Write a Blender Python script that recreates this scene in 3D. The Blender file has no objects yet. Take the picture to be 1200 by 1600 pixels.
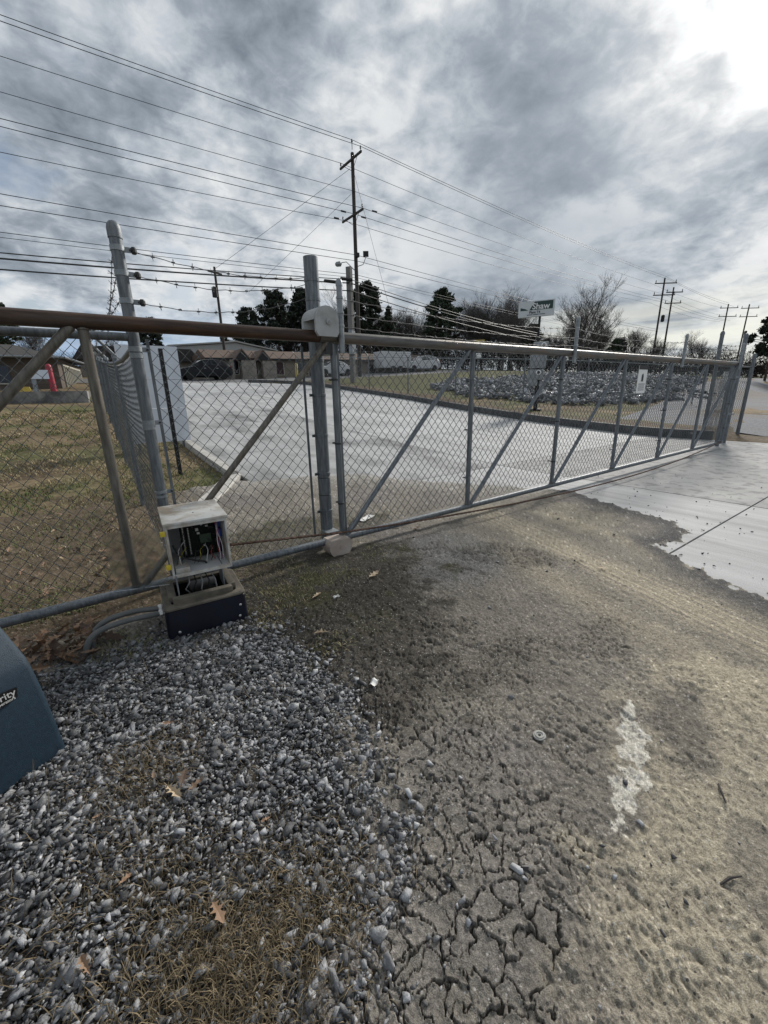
import bpy, bmesh, math, random
import numpy as np
from mathutils import Vector, Matrix

SC = bpy.context.scene
COL = SC.collection
R = math.radians
random.seed(7)
RNG = np.random.default_rng(11)

# ------------------------------------------------------------------ camera, sky, sun, exposure
CAM = np.array([0.0, -3.08, 1.4])
YAW, PITCH, ROLL, FPX = R(54.207), R(16.466), R(-1.179), 637.86
cd = bpy.data.cameras.new('camera')
cam = bpy.data.objects.new('camera', cd)
COL.objects.link(cam)
fw = Vector((math.cos(YAW) * math.cos(PITCH), math.sin(YAW) * math.cos(PITCH), -math.sin(PITCH)))
rt = Vector((math.sin(YAW), -math.cos(YAW), 0))
up = rt.cross(fw)
rt2 = rt * math.cos(ROLL) + up * math.sin(ROLL)
up2 = -rt * math.sin(ROLL) + up * math.cos(ROLL)
cam.matrix_world = Matrix(((rt2.x, up2.x, -fw.x, CAM[0]), (rt2.y, up2.y, -fw.y, CAM[1]),
                           (rt2.z, up2.z, -fw.z, CAM[2]), (0, 0, 0, 1)))
cd.sensor_fit = 'VERTICAL'
cd.sensor_height = 24.0
cd.lens = 24.0 * FPX / 1600.0
cd.clip_start = 0.05
cd.clip_end = 3000
SC.camera = cam

SUN_AZ, SUN_EL = R(18.7), R(29.0)
sun_dir = Vector((math.cos(SUN_AZ) * math.cos(SUN_EL), math.sin(SUN_AZ) * math.cos(SUN_EL), math.sin(SUN_EL)))
sl = bpy.data.lights.new('sun', 'SUN')
sl.energy = 2.6
sl.angle = R(9)
sl.color = (1.0, 0.95, 0.88)
so = bpy.data.objects.new('sun', sl)
so.rotation_euler = sun_dir.to_track_quat('Z', 'Y').to_euler()
COL.objects.link(so)

SC.view_settings.view_transform = 'Standard'
SC.view_settings.look = 'None'
SC.view_settings.gamma = 1.0
SC.view_settings.use_curve_mapping = False
SC.view_settings.exposure = 0.50


class NT:
    """small helper for building node trees"""
    def __init__(self, tree):
        self.t = tree
        self.n = tree.nodes
        self.l = tree.links

    def node(self, kind, **kw):
        nd = self.n.new(kind)
        for k, v in kw.items():
            if k.startswith('i_'):
                nd.inputs[k[2:].replace('_', ' ')].default_value = v
            else:
                setattr(nd, k, v)
        return nd

    def link(self, a, b):
        self.l.new(a, b)

    def math(self, op, a, b=None, c=None, clamp=False):
        nd = self.n.new('ShaderNodeMath')
        nd.operation = op
        nd.use_clamp = clamp
        for i, v in enumerate((a, b, c)):
            if v is None:
                continue
            if isinstance(v, (int, float)):
                nd.inputs[i].default_value = v
            else:
                self.l.new(v, nd.inputs[i])
        return nd.outputs[0]

    def mix(self, fac, a, b, mode='MIX'):
        nd = self.n.new('ShaderNodeMix')
        nd.data_type = 'RGBA'
        nd.blend_type = mode
        for sock, v in ((nd.inputs[0], fac), (nd.inputs[6], a), (nd.inputs[7], b)):
            if isinstance(v, (int, float)):
                sock.default_value = v
            elif isinstance(v, tuple):
                sock.default_value = (*v[:3], 1)
            else:
                self.l.new(v, sock)
        return nd.outputs[2]

    def ramp(self, fac, stops, interp='LINEAR'):
        nd = self.n.new('ShaderNodeValToRGB')
        cr = nd.color_ramp
        cr.interpolation = interp
        while len(cr.elements) < len(stops):
            cr.elements.new(0.5)
        for e, (pos, c) in zip(cr.elements, stops):
            e.position = pos
            e.color = (c, c, c, 1) if isinstance(c, (int, float)) else (*c, 1)
        self.l.new(fac, nd.inputs[0])
        return nd.outputs[0]

    def noise(self, vec, scale, detail=5, rough=0.55, dist=0.0, lac=2.0):
        nd = self.n.new('ShaderNodeTexNoise')
        nd.inputs['Scale'].default_value = scale
        nd.inputs['Detail'].default_value = detail
        nd.inputs['Roughness'].default_value = rough
        nd.inputs['Distortion'].default_value = dist
        nd.inputs['Lacunarity'].default_value = lac
        if vec is not None:
            self.l.new(vec, nd.inputs['Vector'])
        return nd.outputs['Fac']


# --- sky: Nishita behind broken stratocumulus, brightest where the sun stands behind the cloud
W = bpy.data.worlds.new('World')
SC.world = W
W.use_nodes = True
W.node_tree.nodes.clear()
w = NT(W.node_tree)
sky = w.node('ShaderNodeTexSky', sky_type='NISHITA', sun_disc=False)
sky.sun_elevation = SUN_EL
sky.sun_rotation = math.pi / 2 - SUN_AZ
sky.air_density = 1.0
sky.dust_density = 1.5
tc = w.node('ShaderNodeTexCoord')
sep = w.node('ShaderNodeSeparateXYZ')
w.link(tc.outputs['Generated'], sep.inputs[0])
zc = w.math('MAXIMUM', sep.outputs[2], 0.0)
den = w.math('ADD', zc, 0.27)
pl = w.node('ShaderNodeCombineXYZ')
w.link(w.math('DIVIDE', sep.outputs[0], den), pl.inputs[0])
w.link(w.math('DIVIDE', sep.outputs[1], den), pl.inputs[1])
P = pl.outputs[0]
dotn = w.node('ShaderNodeVectorMath', operation='DOT_PRODUCT')
w.link(tc.outputs['Generated'], dotn.inputs[0])
dotn.inputs[1].default_value = sun_dir
cosang = dotn.outputs['Value']
big = w.noise(P, 1.0, 4, 0.5, 0.25)
mid = w.noise(P, 3.6, 6, 0.52, 0.3)
fin = w.noise(P, 14.0, 5, 0.6, 0.3)
thick = w.math('ADD', w.math('MULTIPLY', big, 0.54), w.math('ADD', w.math('MULTIPLY', mid, 0.32), w.math('MULTIPLY', fin, 0.18)))
body = w.ramp(thick, [(0.39, 1.0), (0.455, 0.88), (0.505, 0.55), (0.555, 0.24), (0.62, 0.0)], 'LINEAR')       # thin cloud lets light through
glow1 = w.math('POWER', w.math('MAXIMUM', cosang, 0.0), 7.0)
glow2 = w.math('POWER', w.math('MAXIMUM', cosang, 0.0), 90.0)
# a thicker grey bank hangs below the sun
bankv = w.node('ShaderNodeVectorMath', operation='DOT_PRODUCT')
w.link(tc.outputs['Generated'], bankv.inputs[0])
_ba, _be = R(33), R(14)
bankv.inputs[1].default_value = (math.cos(_ba) * math.cos(_be), math.sin(_ba) * math.cos(_be), math.sin(_be))
bank = w.math('POWER', w.math('MAXIMUM', bankv.outputs['Value'], 0.0), 16.0)
bank = w.math('MULTIPLY', bank, w.ramp(big, [(0.3, 0.55), (0.62, 1.0)]))
body = w.math('ADD', w.math('MULTIPLY', body, w.math('SUBTRACT', 1.0, w.math('MULTIPLY', bank, 0.8, clamp=True))), w.math('MULTIPLY', bank, 0.30))
dark = w.math('SUBTRACT', 1.0, w.math('MULTIPLY', bank, 0.55))
lum = w.math('MULTIPLY', w.math('ADD', 1.9, w.math('MULTIPLY', body, 4.8)), dark)
lum = w.math('ADD', lum, w.math('MULTIPLY', w.math('MULTIPLY', glow1, w.math('ADD', 0.10, body)), 3.0))
lum = w.math('ADD', lum, w.math('MULTIPLY', w.math('MULTIPLY', glow2, w.math('ADD', 0.45, body)), 4.2))
tint = w.mix(w.ramp(w.math('MULTIPLY', lum, 0.14), [(0.15, 0.0), (0.9, 1.0)]), (0.75, 0.925, 1.14), (0.98, 1.0, 1.01))
# low band of clear, pale light under the cloud deck
low = w.ramp(sep.outputs[2], [(0.0, 1.0), (0.09, 0.9), (0.19, 0.0)])
st = w.node('ShaderNodeCombineXYZ')
w.link(w.math('MULTIPLY', sep.outputs[0], 2.2), st.inputs[0])
w.link(w.math('MULTIPLY', sep.outputs[1], 2.2), st.inputs[1])
w.link(w.math('MULTIPLY', sep.outputs[2], 26.0), st.inputs[2])
streak = w.noise(st.outputs[0], 1.0, 5, 0.55, 0.3)
sunside = w.math('POWER', w.math('MAXIMUM', cosang, 0.0), 3.0)
lowcol = w.mix(sunside, (2.7, 3.9, 5.6), (9.0, 8.6, 7.0))
cl = w.node('ShaderNodeVectorMath', operation='SCALE')
w.link(tint, cl.inputs[0])
w.link(lum, cl.inputs['Scale'])
gap = w.math('MULTIPLY', low, w.ramp(streak, [(0.36, 0.0), (0.54, 0.92)]))
cloudcol = w.mix(gap, cl.outputs[0], lowcol)
# holes where the blue sky shows
hole = w.math('MULTIPLY', w.math('MULTIPLY', w.ramp(mid, [(0.32, 1.0), (0.43, 0.0)]), 0.70), w.math('SUBTRACT', 1.0, w.math('MINIMUM', w.math('MULTIPLY', sunside, 2.2), 1.0)))
skyc = w.node('ShaderNodeVectorMath', operation='SCALE')
w.link(sky.outputs[0], skyc.inputs[0])
skyc.inputs['Scale'].default_value = 0.8
fincol = w.mix(hole, cloudcol, skyc.outputs[0])
bg = w.node('ShaderNodeBackground')
w.link(fincol, bg.inputs[0])
bg.inputs[1].default_value = 0.09
wo = w.node('ShaderNodeOutputWorld')
w.link(bg.outputs[0], wo.inputs[0])

# ------------------------------------------------------------------ numpy noise and terrain height


def hash2(ix, iy, seed=0):
    n = (ix.astype(np.int64) * 374761393 + iy.astype(np.int64) * 668265263 + seed * 1442695041) & 0xFFFFFFFF
    n = ((n ^ (n >> 13)) * 1274126177) & 0xFFFFFFFF
    return ((n ^ (n >> 16)) & 0xFFFFFF) / float(0xFFFFFF)


def vnoise(x, y, seed=0):
    ix, iy = np.floor(x), np.floor(y)
    fx, fy = x - ix, y - iy
    ux, uy = fx * fx * (3 - 2 * fx), fy * fy * (3 - 2 * fy)
    a, b = hash2(ix, iy, seed), hash2(ix + 1, iy, seed)
    c, d = hash2(ix, iy + 1, seed), hash2(ix + 1, iy + 1, seed)
    return (a * (1 - ux) + b * ux) * (1 - uy) + (c * (1 - ux) + d * ux) * uy


def fbm(x, y, oct=5, seed=0, gain=0.5):
    s, a, t = 0, 1.0, 0
    for i in range(oct):
        s = s + a * vnoise(x * 2 ** i + 17.3 * i, y * 2 ** i - 9.1 * i, seed + i)
        t += a
        a *= gain
    return s / t


def sstep(a, b, x):
    t = np.clip((x - a) / (b - a), 0, 1)
    return t * t * (3 - 2 * t)


# right edge of the drive: y, x
KR = np.array([(-6, 13.9), (0.5, 13.3), (2.25, 13.07), (5.8, 13.05), (10, 13.6), (14.5, 14.5), (22, 14.95), (28, 14.9), (30, 13.6), (31.2, 11.5), (32, 11.2), (60, 11.2)])


def hgt(x, y):
    x = np.asarray(x, float)
    y = np.asarray(y, float)
    s = np.maximum(0, y - 1.0)
    base = np.where(s < 46, .083 * s * s / (s + 3.0), .083 * 46 * 46 / 49 + .012 * (s - 46))
    bank = np.clip(x - 14.5, 0, 24) * .046 * sstep(5, 12, y)
    kx = np.interp(y, KR[:, 0], KR[:, 1])
    step = .20 * sstep(.05, .5, x - kx) * sstep(.3, 1.2, y) * (1 - sstep(30.2, 31.2, y))
    return base + bank + step


def h1(x, y):
    return float(hgt(x, y))


def voronoi(x, y, cell, seed):
    """F1, F2, cell id hash"""
    gx, gy = np.floor(x / cell), np.floor(y / cell)
    f1 = np.full(x.shape, 9e9)
    f2 = np.full(x.shape, 9e9)
    cid = np.zeros(x.shape)
    for dx in (-1, 0, 1):
        for dy in (-1, 0, 1):
            cx, cy = gx + dx, gy + dy
            px = (cx + .5 + .85 * (hash2(cx, cy, seed) - .5)) * cell
            py = (cy + .5 + .85 * (hash2(cx, cy, seed + 5) - .5)) * cell
            d = np.hypot(x - px, y - py)
            idv = hash2(cx, cy, seed + 9)
            nearer = d < f1
            f2 = np.where(nearer, f1, np.minimum(f2, d))
            cid = np.where(nearer, idv, cid)
            f1 = np.where(nearer, d, f1)
    return f1 / cell, f2 / cell, cid


# ------------------------------------------------------------------ mesh building helpers
WLOC = {}          # world place of each thing's base, so parts can be written in world coordinates


def link_mesh(name, verts, faces, mat, parent=None, smooth=False, off=(0, 0, 0), cols=None):
    me = bpy.data.meshes.new(name)
    v = np.asarray(verts, dtype=np.float64)
    if parent is not None:
        v = v - np.array(WLOC.get(parent.name, (0, 0, 0)))
    me.from_pydata(v.tolist() if not isinstance(faces, np.ndarray) else [], [], faces if not isinstance(faces, np.ndarray) else [])
    if isinstance(faces, np.ndarray):
        k = faces.shape[1]
        me.vertices.add(len(v))
        me.vertices.foreach_set('co', v.astype(np.float32).ravel())
        me.loops.add(faces.size)
        me.loops.foreach_set('vertex_index', faces.astype(np.int32).ravel())
        me.polygons.add(len(faces))
        me.polygons.foreach_set('loop_start', np.arange(0, faces.size, k, dtype=np.int32))
        me.update(calc_edges=True)
    if smooth:
        me.polygons.foreach_set('use_smooth', np.ones(len(me.polygons), dtype=bool))
    if cols is not None:
        at = me.color_attributes.new('col', 'FLOAT_COLOR', 'POINT')
        c4 = np.ones((len(v), 4), np.float32)
        c4[:, :3] = cols
        at.data.foreach_set('color', c4.ravel())
    me.materials.append(mat)
    o = bpy.data.objects.new(name, me)
    COL.objects.link(o)
    if parent is not None:
        o.parent = parent
        WLOC[o.name] = WLOC.get(parent.name, (0, 0, 0))
    return o


def tag(o, label=None, cat=None, group=None, kind=None):
    if label:
        o['label'] = label
    if cat:
        o['category'] = cat
    if group:
        o['group'] = group
    if kind:
        o['kind'] = kind
    return o


def thing(name, label, cat, loc=(0, 0, 0), group=None):
    o = bpy.data.objects.new(name, None)
    o.empty_display_size = 0.1
    o.location = loc
    COL.objects.link(o)
    WLOC[o.name] = tuple(float(c) for c in loc)
    return tag(o, label, cat, group)


class MB:
    def __init__(self):
        self.v = []
        self.f = []

    def add(self, vs, fs):
        b = len(self.v)
        self.v.extend([tuple(p) for p in vs])
        self.f.extend([tuple(i + b for i in f) for f in fs])
        return self

    def box(self, c, s, rz=0.0, M=None, bevel=0.0):
        """centre, full size, turned by rz"""
        x, y, z = (k / 2 for k in s)
        pts = [(-x, -y, -z), (x, -y, -z), (x, y, -z), (-x, y, -z), (-x, -y, z), (x, -y, z), (x, y, z), (-x, y, z)]
        fs = [(0, 3, 2, 1), (4, 5, 6, 7), (0, 1, 5, 4), (1, 2, 6, 5), (2, 3, 7, 6), (3, 0, 4, 7)]
        if bevel > 0:
            bm = bmesh.new()
            vs = [bm.verts.new(p) for p in pts]
            for f in fs:
                bm.faces.new([vs[i] for i in f])
            bmesh.ops.bevel(bm, geom=bm.edges[:], offset=bevel, segments=2, affect='EDGES', profile=0.6)
            bm.verts.index_update()
            pts = [tuple(q.co) for q in bm.verts]
            fs = [tuple(q.index for q in f.verts) for f in bm.faces]
            bm.free()
        ca, sa = math.cos(rz), math.sin(rz)
        out = []
        for p in pts:
            if M is not None:
                q = M @ Vector(p)
                out.append((q.x + c[0], q.y + c[1], q.z + c[2]))
            else:
                out.append((p[0] * ca - p[1] * sa + c[0], p[0] * sa + p[1] * ca + c[1], p[2] + c[2]))
        return self.add(out, fs)

    def tube(self, pts, r, n=8, cap=True):
        """swept tube along a polyline; r a number or one per point"""
        pts = [Vector(p) for p in pts]
        rs = r if isinstance(r, (list, tuple)) else [r] * len(pts)
        rings = []
        prev = None
        for i, p in enumerate(pts):
            a = pts[max(0, i - 1)]
            b = pts[min(len(pts) - 1, i + 1)]
            t = (b - a)
            if t.length < 1e-9:
                t = Vector((0, 0, 1))
            t.normalize()
            if prev is None:
                u = t.cross(Vector((0, 0, 1)))
                if u.length < 1e-3:
                    u = t.cross(Vector((0, 1, 0)))
            else:
                u = prev - t * prev.dot(t)
                if u.length < 1e-6:
                    u = t.cross(Vector((0, 0, 1)))
            u.normalize()
            prev = u
            v = t.cross(u)
            rings.append([p + (u * math.cos(2 * math.pi * k / n) + v * math.sin(2 * math.pi * k / n)) * rs[i] for k in range(n)])
        vs = [q for rg in rings for q in rg]
        fs = []
        for i in range(len(rings) - 1):
            for k in range(n):
                k2 = (k + 1) % n
                fs.append((i * n + k, i * n + k2, (i + 1) * n + k2, (i + 1) * n + k))
        if cap:
            fs.append(tuple(range(n - 1, -1, -1)))
            fs.append(tuple((len(rings) - 1) * n + k for k in range(n)))
        return self.add(vs, fs)

    def lathe(self, base, prof, n=16, axis=(0, 0, 1)):
        """profile of (radius, height) turned round an axis"""
        q = Vector((0, 0, 1)).rotation_difference(Vector(axis)).to_matrix()
        b = Vector(base)
        vs, fs = [], []
        for (r, z) in prof:
            for k in range(n):
                a = 2 * math.pi * k / n
                vs.append(b + q @ Vector((r * math.cos(a), r * math.sin(a), z)))
        for i in range(len(prof) - 1):
            for k in range(n):
                k2 = (k + 1) % n
                fs.append((i * n + k, i * n + k2, (i + 1) * n + k2, (i + 1) * n + k))
        fs.append(tuple(range(n - 1, -1, -1)))
        fs.append(tuple((len(prof) - 1) * n + k for k in range(n)))
        return self.add(vs, fs)

    def prism(self, outline, o, u, v, d):
        """2-D outline in the frame (o; u, v), pushed along vector d"""
        o, u, v, d = Vector(o), Vector(u), Vector(v), Vector(d)
        n = len(outline)
        a = [o + u * p[0] + v * p[1] for p in outline]
        vs = a + [p + d for p in a]
        fs = [tuple(range(n)), tuple(range(2 * n - 1, n - 1, -1))]
        for i in range(n):
            j = (i + 1) % n
            fs.append((i, i + n, j + n, j))
        return self.add(vs, fs)

    def build(self, name, mat, parent=None, smooth=False, fix=True, auto=False):
        o = link_mesh(name, self.v, self.f, mat, parent, smooth)
        if fix:
            bm = bmesh.new()
            bm.from_mesh(o.data)
            bmesh.ops.recalc_face_normals(bm, faces=bm.faces[:])
            if auto:
                for e in bm.edges:
                    if len(e.link_faces) == 2 and e.calc_face_angle(0) > R(38):
                        e.smooth = False
                for f in bm.faces:
                    f.smooth = True
            bm.to_mesh(o.data)
            bm.free()
        return o


def tube(name, pts, r, mat, parent=None, n=10):
    return MB().tube(pts, r, n).build(name, mat, parent, auto=True)


def box(name, c, s, mat, parent=None, rz=0.0, bevel=0.0):
    return MB().box(c, s, rz, bevel=bevel).build(name, mat, parent, auto=bevel > 0)


def copy_tree(o, parent=None):
    c = o.copy()
    COL.objects.link(c)
    if parent is not None:
        c.parent = parent
    for ch in list(o.children):
        copy_tree(ch, c)
    return c


# ------------------------------------------------------------------ materials
MATS = {}


def mat(name, col=(.5, .5, .5), rough=.6, metal=0.0, var=0.0, scale=6.0, col2=None, bump=0.0, bscale=40.0,
        detail=5, vcol=False, island=0.0, coat=0.0, spec=0.5, lo=.35, hi=.65, stretch=None, alpha=None, trans=0.0, second=None):
    """principled surface: base colour broken by noise towards col2 (or +-var), optional bump"""
    if name in MATS:
        return MATS[name]
    m = bpy.data.materials.new(name)
    m.use_nodes = True
    m.node_tree.nodes.clear()
    t = NT(m.node_tree)
    b = t.node('ShaderNodeBsdfPrincipled')
    out = t.node('ShaderNodeOutputMaterial')
    t.link(b.outputs[0], out.inputs[0])
    b.inputs['Roughness'].default_value = rough
    b.inputs['Metallic'].default_value = metal
    b.inputs['Specular IOR Level'].default_value = spec
    if coat:
        b.inputs['Coat Weight'].default_value = coat
        b.inputs['Coat Roughness'].default_value = .08
    if trans:
        b.inputs['Transmission Weight'].default_value = trans
    if alpha is not None:
        b.inputs['Alpha'].default_value = alpha
    tcn = t.node('ShaderNodeTexCoord')
    vec = tcn.outputs['Object']
    if stretch:
        mp = t.node('ShaderNodeMapping')
        t.link(vec, mp.inputs[0])
        mp.inputs['Scale'].default_value = stretch
        vec = mp.outputs[0]
    base = col
    if vcol:
        a = t.node('ShaderNodeVertexColor')
        a.layer_name = 'col'
        base = a.outputs[0]
    if var or col2:
        nz = t.noise(vec, scale, detail, .6)
        f = t.ramp(nz, [(lo, 0.0), (hi, 1.0)])
        if vcol:
            k = t.ramp(nz, [(lo, 1 - var), (hi, 1 + var)])
            base = t.mix(1.0, base, k, 'MULTIPLY')
        else:
            c2 = col2 or tuple(min(1, c * (1 + var)) for c in col)
            c1 = col if col2 else tuple(c * (1 - var) for c in col)
            base = t.mix(f, c1, c2)
    if second:                                           # (colour, scale, lo, hi, amount)
        n2 = t.noise(vec, second[1], 6, .62)
        base = t.mix(t.math('MULTIPLY', t.ramp(n2, [(second[2], 0.0), (second[3], 1.0)]), second[4]), base, second[0])
    if island:
        g = t.node('ShaderNodeNewGeometry')
        k = t.ramp(g.outputs['Random Per Island'], [(0, 1 - island), (.5, 1.0), (1, 1 + island * 1.5)])
        base = t.mix(1.0, base, k, 'MULTIPLY')
    if isinstance(base, tuple):
        b.inputs['Base Color'].default_value = (*base, 1)
    else:
        t.link(base, b.inputs['Base Color'])
    if bump:
        bn = t.noise(vec, bscale, 5, .6)
        bp = t.node('ShaderNodeBump')
        bp.inputs['Strength'].default_value = bump
        bp.inputs['Distance'].default_value = .01
        t.link(bn, bp.inputs['Height'])
        t.link(bp.outputs[0], b.inputs['Normal'])
    MATS[name] = m
    return m


GALV = mat('galvanised', (.095, .11, .125), .5, .45, col2=(.20, .22, .235), scale=9, bump=.15, bscale=120, stretch=(6, 6, .8),
           second=((.16, .15, .13), 3.0, .55, .75, .55))
GALV_L = mat('galvanised_pale', (.20, .225, .24), .5, .4, col2=(.32, .345, .36), scale=14, bump=.1, bscale=120)
RAIL = mat('gate_rail', (.085, .083, .078), .5, .4, col2=(.16, .157, .15), scale=7, bump=.1, bscale=90, stretch=(.6, 5, 5),
           second=((.20, .13, .08), 2.2, .5, .72, .7))
RUST = mat('rusty_rail', (.030, .017, .012), .45, .3, col2=(.085, .045, .026), scale=8, bump=.15, bscale=100, stretch=(.5, 4, 4),
           second=((.12, .11, .10), 3.0, .55, .7, .5))
WIRE = mat('mesh_wire', (.12, .13, .135), .5, .5, var=.3, scale=20)
GALV_B = mat('weathered_steel', (.085, .078, .066), .55, .35, col2=(.19, .178, .152), scale=8, bump=.2, bscale=110, stretch=(5, 5, .8),
             second=((.11, .075, .045), 2.5, .5, .72, .6))
BARB = mat('barbed_wire_steel', (.13, .13, .13), .6, .5, var=.3, scale=20)
BOLT = mat('dark_bolt', (.05, .05, .05), .5, .5)
# ------------------------------------------------------------------ ground
def kerb_right(y):
    return np.interp(y, KR[:, 0], KR[:, 1])


CONC_EDGE = [(2.0, 3.2), (2.87, 3.05), (3.65, 2.7), (4.16, 1.8), (4.82, .93), (5.28, .15), (5.38, -.09), (5.11, -.83), (4.88, -1.55),
             (4.70, -1.75), (4.25, -1.80), (4.05, -1.74), (3.86, -1.98), (3.64, -2.28), (3.5, -2.6), (3.2, -3.4), (2.9, -5.0), (2.6, -9.0)]


def poly_sd(x, y, poly):
    """signed distance to a closed polygon, negative inside"""
    inside = np.zeros(x.shape, bool)
    dist = np.full(x.shape, 9e9)
    n = len(poly)
    for i in range(n):
        (x0, y0), (x1, y1) = poly[i], poly[(i + 1) % n]
        ex, ey = x1 - x0, y1 - y0
        t = np.clip(((x - x0) * ex + (y - y0) * ey) / (ex * ex + ey * ey + 1e-12), 0, 1)
        dist = np.minimum(dist, np.hypot(x - x0 - t * ex, y - y0 - t * ey))
        c = ((y0 > y) != (y1 > y)) & (x < (x1 - x0) * (y - y0) / (y1 - y0 + 1e-12) + x0)
        inside ^= c
    return np.where(inside, -dist, dist)


CONC_POLY = CONC_EDGE + [(30, -9), (30, 40), (2.0, 40)]
GRAVEL_POLY = [(-3, -.35), (-.8, -.30), (-.5, -.46), (-.23, -.56), (.17, -.62), (.62, -.74), (.74, -.92), (.82, -1.2), (.80, -1.6), (.66, -1.95),
               (.64, -2.29), (.47, -2.46), (.28, -2.52), (.05, -2.62), (-.3, -3.0), (-1, -4), (-3, -4)]


def polar(r0, r1, nr, a0, a1, na, rr=None, aa=None):
    rr = np.geomspace(r0, r1, nr) if rr is None else rr
    aa = np.radians(np.linspace(a0, a1, na) if aa is None else aa)
    nr, na = len(rr), len(aa)
    rg, ag = np.meshgrid(rr, aa, indexing='ij')
    x = CAM[0] + rg * np.cos(ag)
    y = CAM[1] + rg * np.sin(ag)
    i = np.arange(nr - 1)[:, None] * na + np.arange(na - 1)[None, :]
    f = np.stack([i, i + na, i + na + 1, i + 1], -1).reshape(-1, 4)
    return x.ravel(), y.ravel(), f


def blob(x, y, cx, cy, rx, ry, ang=0.0, seed=0, wob=.5, fq=5):
    c, s = math.cos(ang), math.sin(ang)
    u, v = (x - cx) * c + (y - cy) * s, -(x - cx) * s + (y - cy) * c
    d = np.sqrt((u / rx) ** 2 + (v / ry) ** 2) + (fbm(x * fq, y * fq, 5, seed, .6) - .5) * 2 * wob
    return 1 - sstep(.55, 1.1, d)


# far terrain: lawn, verge, bank; sinks under the drive and the yard
x, y, f = polar(.3, 900, 230, -100, 260, 300)
z = hgt(x, y) - .035
rr_ = np.hypot(x, y + 3.08)
z += (fbm(x * .35, y * .35, 4, 3) - .5) * .12 * sstep(3, 14, rr_) * (1 - sstep(60, 160, rr_))
sdc = poly_sd(x, y, CONC_POLY)
under = ((x > 1.9) & (x < kerb_right(y) + .02) & (y > 1.0)) | ((y <= 1.0) & (y > -9) & (x > -7) & (x < 13.7) & ~((x < 1.0) & (y > -.3)))
z = np.where(under, z - .12, z)
dry = fbm(x * .9, y * .9, 5, 21)
grn = sstep(.46, .66, fbm(x * .55 + 3, y * .55, 4, 33))
c_dry = np.array([.20, .155, .095])
c_grn = np.array([.085, .10, .04])
c_soil = np.array([.085, .064, .045])
cols = c_dry[None] * (.7 + .6 * dry[:, None])
cols = cols * (1 - grn[:, None] * .75) + c_grn[None] * grn[:, None] * .75
soil = sstep(.55, .72, fbm(x * 1.6, y * 1.6, 4, 55))[:, None] * .8
cols = cols * (1 - soil) + c_soil[None] * soil
verge = ((x > kerb_right(y)) & (x < kerb_right(y) + 1.4 + .6 * (y < 5)) & (y > -9))[:, None]
cols = np.where(verge, np.array([.125, .097, .068])[None] * (.7 + .7 * fbm(x * 3, y * 3, 4, 61)[:, None]), cols)
isl = ((x > 13) & (y > 12))[:, None]
cols = np.where(isl & ~verge, np.array([.10, .10, .048])[None] * (.75 + .5 * dry[:, None]), cols)
TERR = mat('terrain_soil', rough=.95, vcol=True, var=.35, scale=9, bump=.6, bscale=30, spec=.1)
tag(link_mesh('ground', np.stack([x, y, z], 1), f, TERR, smooth=True, cols=cols), kind='structure')

# yard in front of the gate: worn dirt over old asphalt, mud dried into plates, moss by the roller
RR_ = np.concatenate([np.geomspace(.25, .45, 25)[:-1], np.geomspace(.45, 3.5, 430)[:-1], np.geomspace(3.5, 10.5, 105)])
AA_ = np.concatenate([np.linspace(-45, -9, 40)[:-1], np.linspace(-9, 119, 720)[:-1], np.linspace(119, 150, 34)])
x, y, f = polar(0, 0, 0, 0, 0, 0, RR_, AA_)
n1 = fbm(x * 1.3, y * 1.3, 5, 101)
n2 = fbm(x * 4.1, y * 4.1, 5, 102)
n3 = fbm(x * 13, y * 13, 5, 103)
n4 = fbm(x * 45, y * 45, 4, 104)
n5 = vnoise(x * 160, y * 160, 105)
wx, wy = x + (n3 - .5) * .12 + (n4 - .5) * .02, y + (fbm(x * 13 + 50, y * 13, 4, 106) - .5) * .12 + (fbm(x * 45, y * 45, 3, 107) - .5) * .02
sdc = poly_sd(x, y, CONC_POLY) + (n3 - .5) * .22 + (n4 - .5) * .08
sdg = poly_sd(x, y, GRAVEL_POLY) + (n3 - .5) * .10

tan = np.array([.41, .365, .28])
grey = np.array([.215, .197, .168])
greyd = np.array([.115, .105, .092])
asph = np.array([.085, .085, .088])
moss = np.array([.058, .055, .026])
pale = np.array([.62, .59, .52])
conc = np.array([.46, .44, .40])
purple = np.array([.185, .17, .162])


def over(c, m, col):
    return c * (1 - m[:, None]) + col[None] * m[:, None]


# how sandy: grows towards the right front, and along the wheel track
along = (x - 3.7) * .28 + (y - 0.0) * .96                      # track direction runs from (3.7,0) to (2.9,-2.7)
acr = (x - 3.7) * .96 - (y - 0.0) * .28
tanw = sstep(-.15, .75, blob(x, y, 1.75, -3.1, 1.15, .62, .55, 110, .55) * 1.0 + blob(x, y, .95, -3.0, .65, .34, .2, 111, .8, 6) * .8
             + blob(x, y, 2.6, -3.6, .9, .6, .3, 112, .6) * .8 - .25 + (n2 - .5) * .7)
trk = np.exp(-((acr + .03 + .05 * (n1 - .5)) / .22) ** 2) * sstep(.55, -.4, along) * (.70 + .30 * sstep(.35, .6, n2)) * (.72 + .28 * np.sin(acr * 2 * math.pi / .075))
trk2 = np.exp(-((acr - .58) / .14) ** 2) * sstep(.3, -.8, along) * (.3 + .7 * sstep(.4, .6, n2)) * .6 + np.exp(-((acr + .55) / .16) ** 2) * sstep(-.6, -1.4, along) * .35
c = np.tile(grey, (len(x), 1)) * (.72 + .56 * n2[:, None])
c = over(c, sstep(.48, .68, n1) * .6, purple)
c = over(c, blob(x, y, 1.75, -1.55, 1.25, .65, .1, 113, .7, 6) * .5, greyd * 1.2)
c = over(c, blob(x, y, 2.5, -2.1, .8, .3, .5, 131, .8, 7) * .3, greyd * 1.4)
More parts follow.
